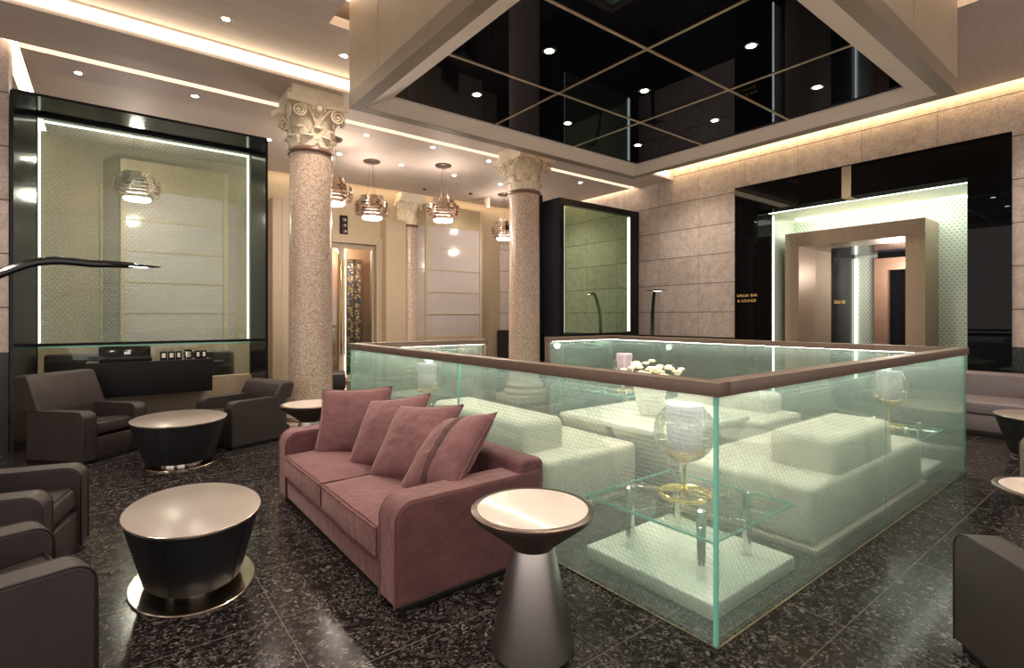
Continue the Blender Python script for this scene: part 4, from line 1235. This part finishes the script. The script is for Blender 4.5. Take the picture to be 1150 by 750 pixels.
# ------------------------------------------------------------------ armchairs
def make_armchair(label, loc, rz, mat='leather', wd=0.70, dp=0.70, ah=0.50, bh=0.84):
    t = thing('armchair', label, 'armchair', loc, rz, 'leather club armchairs')
    hw, hd, at = wd/2, dp/2, 0.135           # front = +x
    MB().bx(-hd+0.03, hd-0.02, -hw+0.02, hw-0.02, 0, 0.03, 0.004).build('plinth', 'leather_dark', t)
    MB().bx(-hd+0.03, hd-0.015, -hw+at, hw-at, 0.03, 0.235, 0.012).build('seat_base', mat, t)
    for s_ in (-1, 1):
        pr = [(-x, z) for x, z in round_prof(-hd, hd-0.06, 0.03, ah, 0.075)]
        ya, yb = s_*hw, s_*(hw-at)
        ar = MB().prism(pr, min(ya, yb), max(ya, yb)).build('armrest', mat, t, 40)
        bv = ar.modifiers.new('soft', 'BEVEL'); bv.width = 0.012; bv.segments = 3; bv.limit_method = 'ANGLE'; bv.angle_limit = math.radians(60)
        for y in (ya-s_*0.004, yb+s_*0.004):
            MB().tube([(x, y, z-0.004 if z > 0.2 else z) for x, z in pr[1:]], 0.0055, 6).build('piping', 'leather_dark', ar)
    # seat cushion, tilted
    c = MB().box((0.06, 0, 0.30), (dp-0.16, wd-2*at-0.008, 0.13), 0.03, 3, Matrix.Rotation(-0.08, 3, 'Y')).build('seat_cushion', mat, t)
    yy = (wd-2*at)/2-0.01
    xf = 0.06+(dp-0.16)/2
    MB().tube([(xf-0.02, -yy, 0.388), (xf-0.012, 0, 0.39), (xf-0.02, yy, 0.388)], 0.005, 6).build('piping', 'leather_dark', c)
    # back: full width slab leaning back
    lean = (bh-ah)*0.36
    MB().prism([(-hd+0.03, 0.04), (-hd+0.24, 0.04), (-hd+0.21, ah), (-hd+0.01, ah)], -hw+at+0.002, hw-at-0.002).build('back_lower', mat, t, 40)
    bq = [(-hd+0.205, ah-0.03), (-hd+0.205, ah+0.004), (-hd+0.20-lean, bh-0.035), (-hd+0.175-lean, bh-0.006), (-hd+0.14-lean, bh), (-hd+0.04-lean, bh-0.004), (-hd+0.005-lean, bh-0.03), (-hd-0.012, ah+0.02), (-hd-0.006, ah-0.03)]
    ba = MB().prism(bq, -hw+0.004, hw-0.004).build('backrest', mat, t, 40)
    bv = ba.modifiers.new('soft', 'BEVEL'); bv.width = 0.022; bv.segments = 3; bv.limit_method = 'ANGLE'; bv.angle_limit = math.radians(30)
    return t
ch = make_armchair('brown leather armchair in front of the tall framed window, left of an oval table', (-0.16, 6.82, 0), math.radians(-47))
make_armchair('brown leather armchair with a low back next to the foot of the big column', (1.24, 6.55, 0), math.radians(200), bh=0.66)
dup(ch, (-0.515, 3.95, 0), math.radians(-13.6), 'brown leather armchair at left edge, behind the nearest left armchair')
dup(ch, (-0.46, 2.72, 0), math.radians(15.6), 'brown leather armchair nearest the viewer in the bottom left corner')
dup(ch, (2.835, 0.11, 0), math.radians(43), 'brown leather armchair cut by the bottom right corner')
ch6 = make_armchair('taupe leather armchair cut by the right edge beside the glass enclosure', (5.35, 0.30, 0), math.radians(118), 'taupe_leather')

# grey lilac sofa by the wall
t = thing('grey_sofa', 'grey lilac leather sofa against the stone wall right of the enclosure', 'sofa', (8.52, 1.85, 0))
MB().bx(-0.40, 0.5, -0.93, 0.93, 0, 0.06, 0.005).build('plinth', 'leather_dark', t)
MB().bx(-0.43, 0.5, -0.95, 0.95, 0.06, 0.26, 0.02).build('seat_base', 'lilac', t)
MB().bx(-0.46, 0.28, -0.86, 0.86, 0.26, 0.41, 0.03, 3).build('seat_cushion', 'lilac', t)
MB().bx(0.24, 0.50, -0.95, 0.95, 0.26, 0.70, 0.04, 3).build('backrest', 'lilac', t)
for s_ in (-1, 1):
    MB().bx(-0.43, 0.24, min(s_*0.95, s_*0.87), max(s_*0.95, s_*0.87), 0.26, 0.56, 0.03, 3).build('armrest', 'lilac', t)

# ------------------------------------------------------------------ round coffee tables
def make_drum(label, loc, d, h, bd):
    t = thing('drum_coffee_table', label, 'coffee table', loc, 0, 'drum coffee tables')
    R = d/2
    MB().lathe([(0, 0), (bd/2, 0), (bd/2, 0.008), (bd/2-0.004, 0.012), (0, 0.012)], 72).build('base_plate', 'champagne', t)
    MB().lathe([(R*0.5, 0.012), (R*0.5, 0.055)], 48).build('stem', 'chrome', t)
    MB().lathe([(R*0.70, 0.05), (R*0.72, 0.055), (R*0.985, h-0.02), (R*0.985, h-0.012), (0, h-0.012)], 72).build('drum_body', 'dark_drum', t)
    for k in range(5):
        a = k*2*PI/5+0.35
        seam = MB()
        seam.tube([(R*0.722*math.cos(a), R*0.722*math.sin(a), 0.056), (R*0.986*math.cos(a), R*0.986*math.sin(a), h-0.02)], 0.003, 5)
        seam.build('seam', 'leather_dark', t)
    MB().lathe([(0, h-0.012), (R, h-0.012), (R, h-0.002), (R-0.003, h), (0, h)], 72).build('tabletop', 'table_top', t)
    MB().lathe([(R-0.001, h-0.010), (R+0.0025, h-0.008), (R+0.0025, h-0.003), (R-0.001, h-0.001)], 72, cap=False).build('edge_band', 'champagne', t)
    return t
make_drum('oval coffee table with dark drum and taupe top in the left foreground', (0.365, 3.24, 0), 0.63, 0.392, 0.58).scale = (1, 1.40, 1)
make_drum('oval coffee table with dark drum between the two armchairs at the tall framed window', (0.555, 5.95, 0), 0.80, 0.43, 0.62).scale = (1, 1.2, 1)
make_drum('dark drum coffee table at right edge in front of the grey lilac sofa', (7.25, 0.78, 0), 0.86, 0.43, 0.62)

# hourglass side tables
def make_hourglass(label, loc, h=0.59):
    t = thing('hourglass_side_table', label, 'side table', loc, 0, 'hourglass steel side tables')
    k = h/0.59
    MB().lathe([(0.0, 0.0), (0.168, 0.0), (0.178, 0.006), (0.178, 0.014), (0.092, 0.43*k), (0.0, 0.43*k)], 72).build('pedestal', 'brushed', t)
    MB().lathe([(0.0, 0.43*k), (0.092, 0.43*k), (0.096, 0.44*k), (0.255, 0.565*k), (0.262, 0.575*k), (0.262, 0.588*k), (0.256, 0.592*k), (0.235, 0.592*k), (0.235, 0.58*k), (0, 0.58*k)], 72).build('bowl', 'rim_brown', t)
    MB().lathe([(0.0, 0.578*k), (0.2345, 0.578*k), (0.2345, 0.592*k), (0, 0.593*k)], 64).build('tabletop', 'marble_top', t)
    return t
make_hourglass('brushed steel hourglass side table with cream top in front of the pink sofa arm', (1.43, 1.70, 0))
make_hourglass('hourglass side table behind the far end of the pink sofa, beside the big column', (1.50, 5.02, 0))
make_hourglass('hourglass side table cut by the right edge above the corner armchair', (3.93, 0.40, 0), 0.49)

# ------------------------------------------------------------------ arc floor lamps
def make_arc(label, base, head, mid, rb=0.17, turn=0.0):
    t = thing('floor_lamp', label, 'floor lamp', base, 0, 'black curved floor lamps')
    hx = Vector(head)-Vector(base)
    MB().lathe([(0, 0), (rb, 0), (rb, 0.018), (rb-0.02, 0.026), (0, 0.026)], 40).build('base', 'black_gloss', t)
    P = [Vector((0, 0, 0.02)), Vector((0, 0, 0.7)), Vector(mid), Vector((hx.x*0.45, hx.y*0.45, hx.z-0.05)), Vector((hx.x*0.8, hx.y*0.8, hx.z-0.008)), hx]
    pts = []
    for i in range(len(P)-1):
        p0, p1, p2, p3 = P[max(i-1, 0)], P[i], P[i+1], P[min(i+2, len(P)-1)]
        for k in range(8):
            u = k/8
            pts.append(0.5*((2*p1)+(p2-p0)*u+(2*p0-5*p1+4*p2-p3)*u*u+(3*p1-p0-3*p2+p3)*u**3))
    pts.append(P[-1])
    n = len(pts)
    MB().tube(pts, [0.044-0.020*i/n for i in range(n)], 10).build('pole', 'black_gloss', t)
    d = Vector((hx.x, hx.y, 0)).normalized()
    yaw = math.atan2(d.y, d.x)
    mb = MB(); mb.sphere((0, 0, 0), 1, 28, 12, (0.21, 0.055, 0.014))
    hd = mb.build('head', 'black_gloss', t); hd.location = hx; hd.rotation_euler = (0, 0, yaw+turn)
    le = MB().sphere((0.02, 0, -0.009), 1, 20, 8, (0.10, 0.034, 0.008)).build('light_panel', 'lamp_led', hd)
    return t
make_arc('black curved floor lamp reaching in from the left edge', (-1.0, 5.02, 0), (0.17, 5.36, 1.83), (0.02, 0.0, 1.35))
make_arc('black curved floor lamp standing against the stone wall beyond the enclosure', (8.75, 6.62, 0), (8.60, 6.42, 1.93), (0.0, 0.0, 1.4), turn=1.25)

# dark seats glimpsed beyond the low glass of the tall window
t = thing('lounge_chair', 'dark brown chair behind the low glass at the left of the counter', 'chair', (-0.38, 8.65, 0), math.radians(-100))
MB().bx(-0.28, 0.28, -0.28, 0.28, 0.12, 0.42, 0.04, 3).build('seat', 'leather', t)
MB().bx(-0.30, -0.18, -0.30, 0.30, 0.12, 0.92, 0.04, 3).build('backrest', 'leather', t)
for sx in (-1, 1):
    for sy in (-1, 1): MB().lathe([(0.018, 0), (0.022, 0.13)], 12, (sx*0.24, sy*0.24, 0)).build('leg', 'black_matte', t)
t2 = dup(t, (1.30, 8.75, 0), math.radians(60), 'dark brown chair behind the low glass at the right of the counter')
dup(t, (3.15, 9.4, 0), math.radians(-20), 'dark chair beside the far door, right of the big column')
dup(t, (5.9, 9.4, 0), math.radians(-60), 'dark chair beyond the enclosure opening, left of the second column')
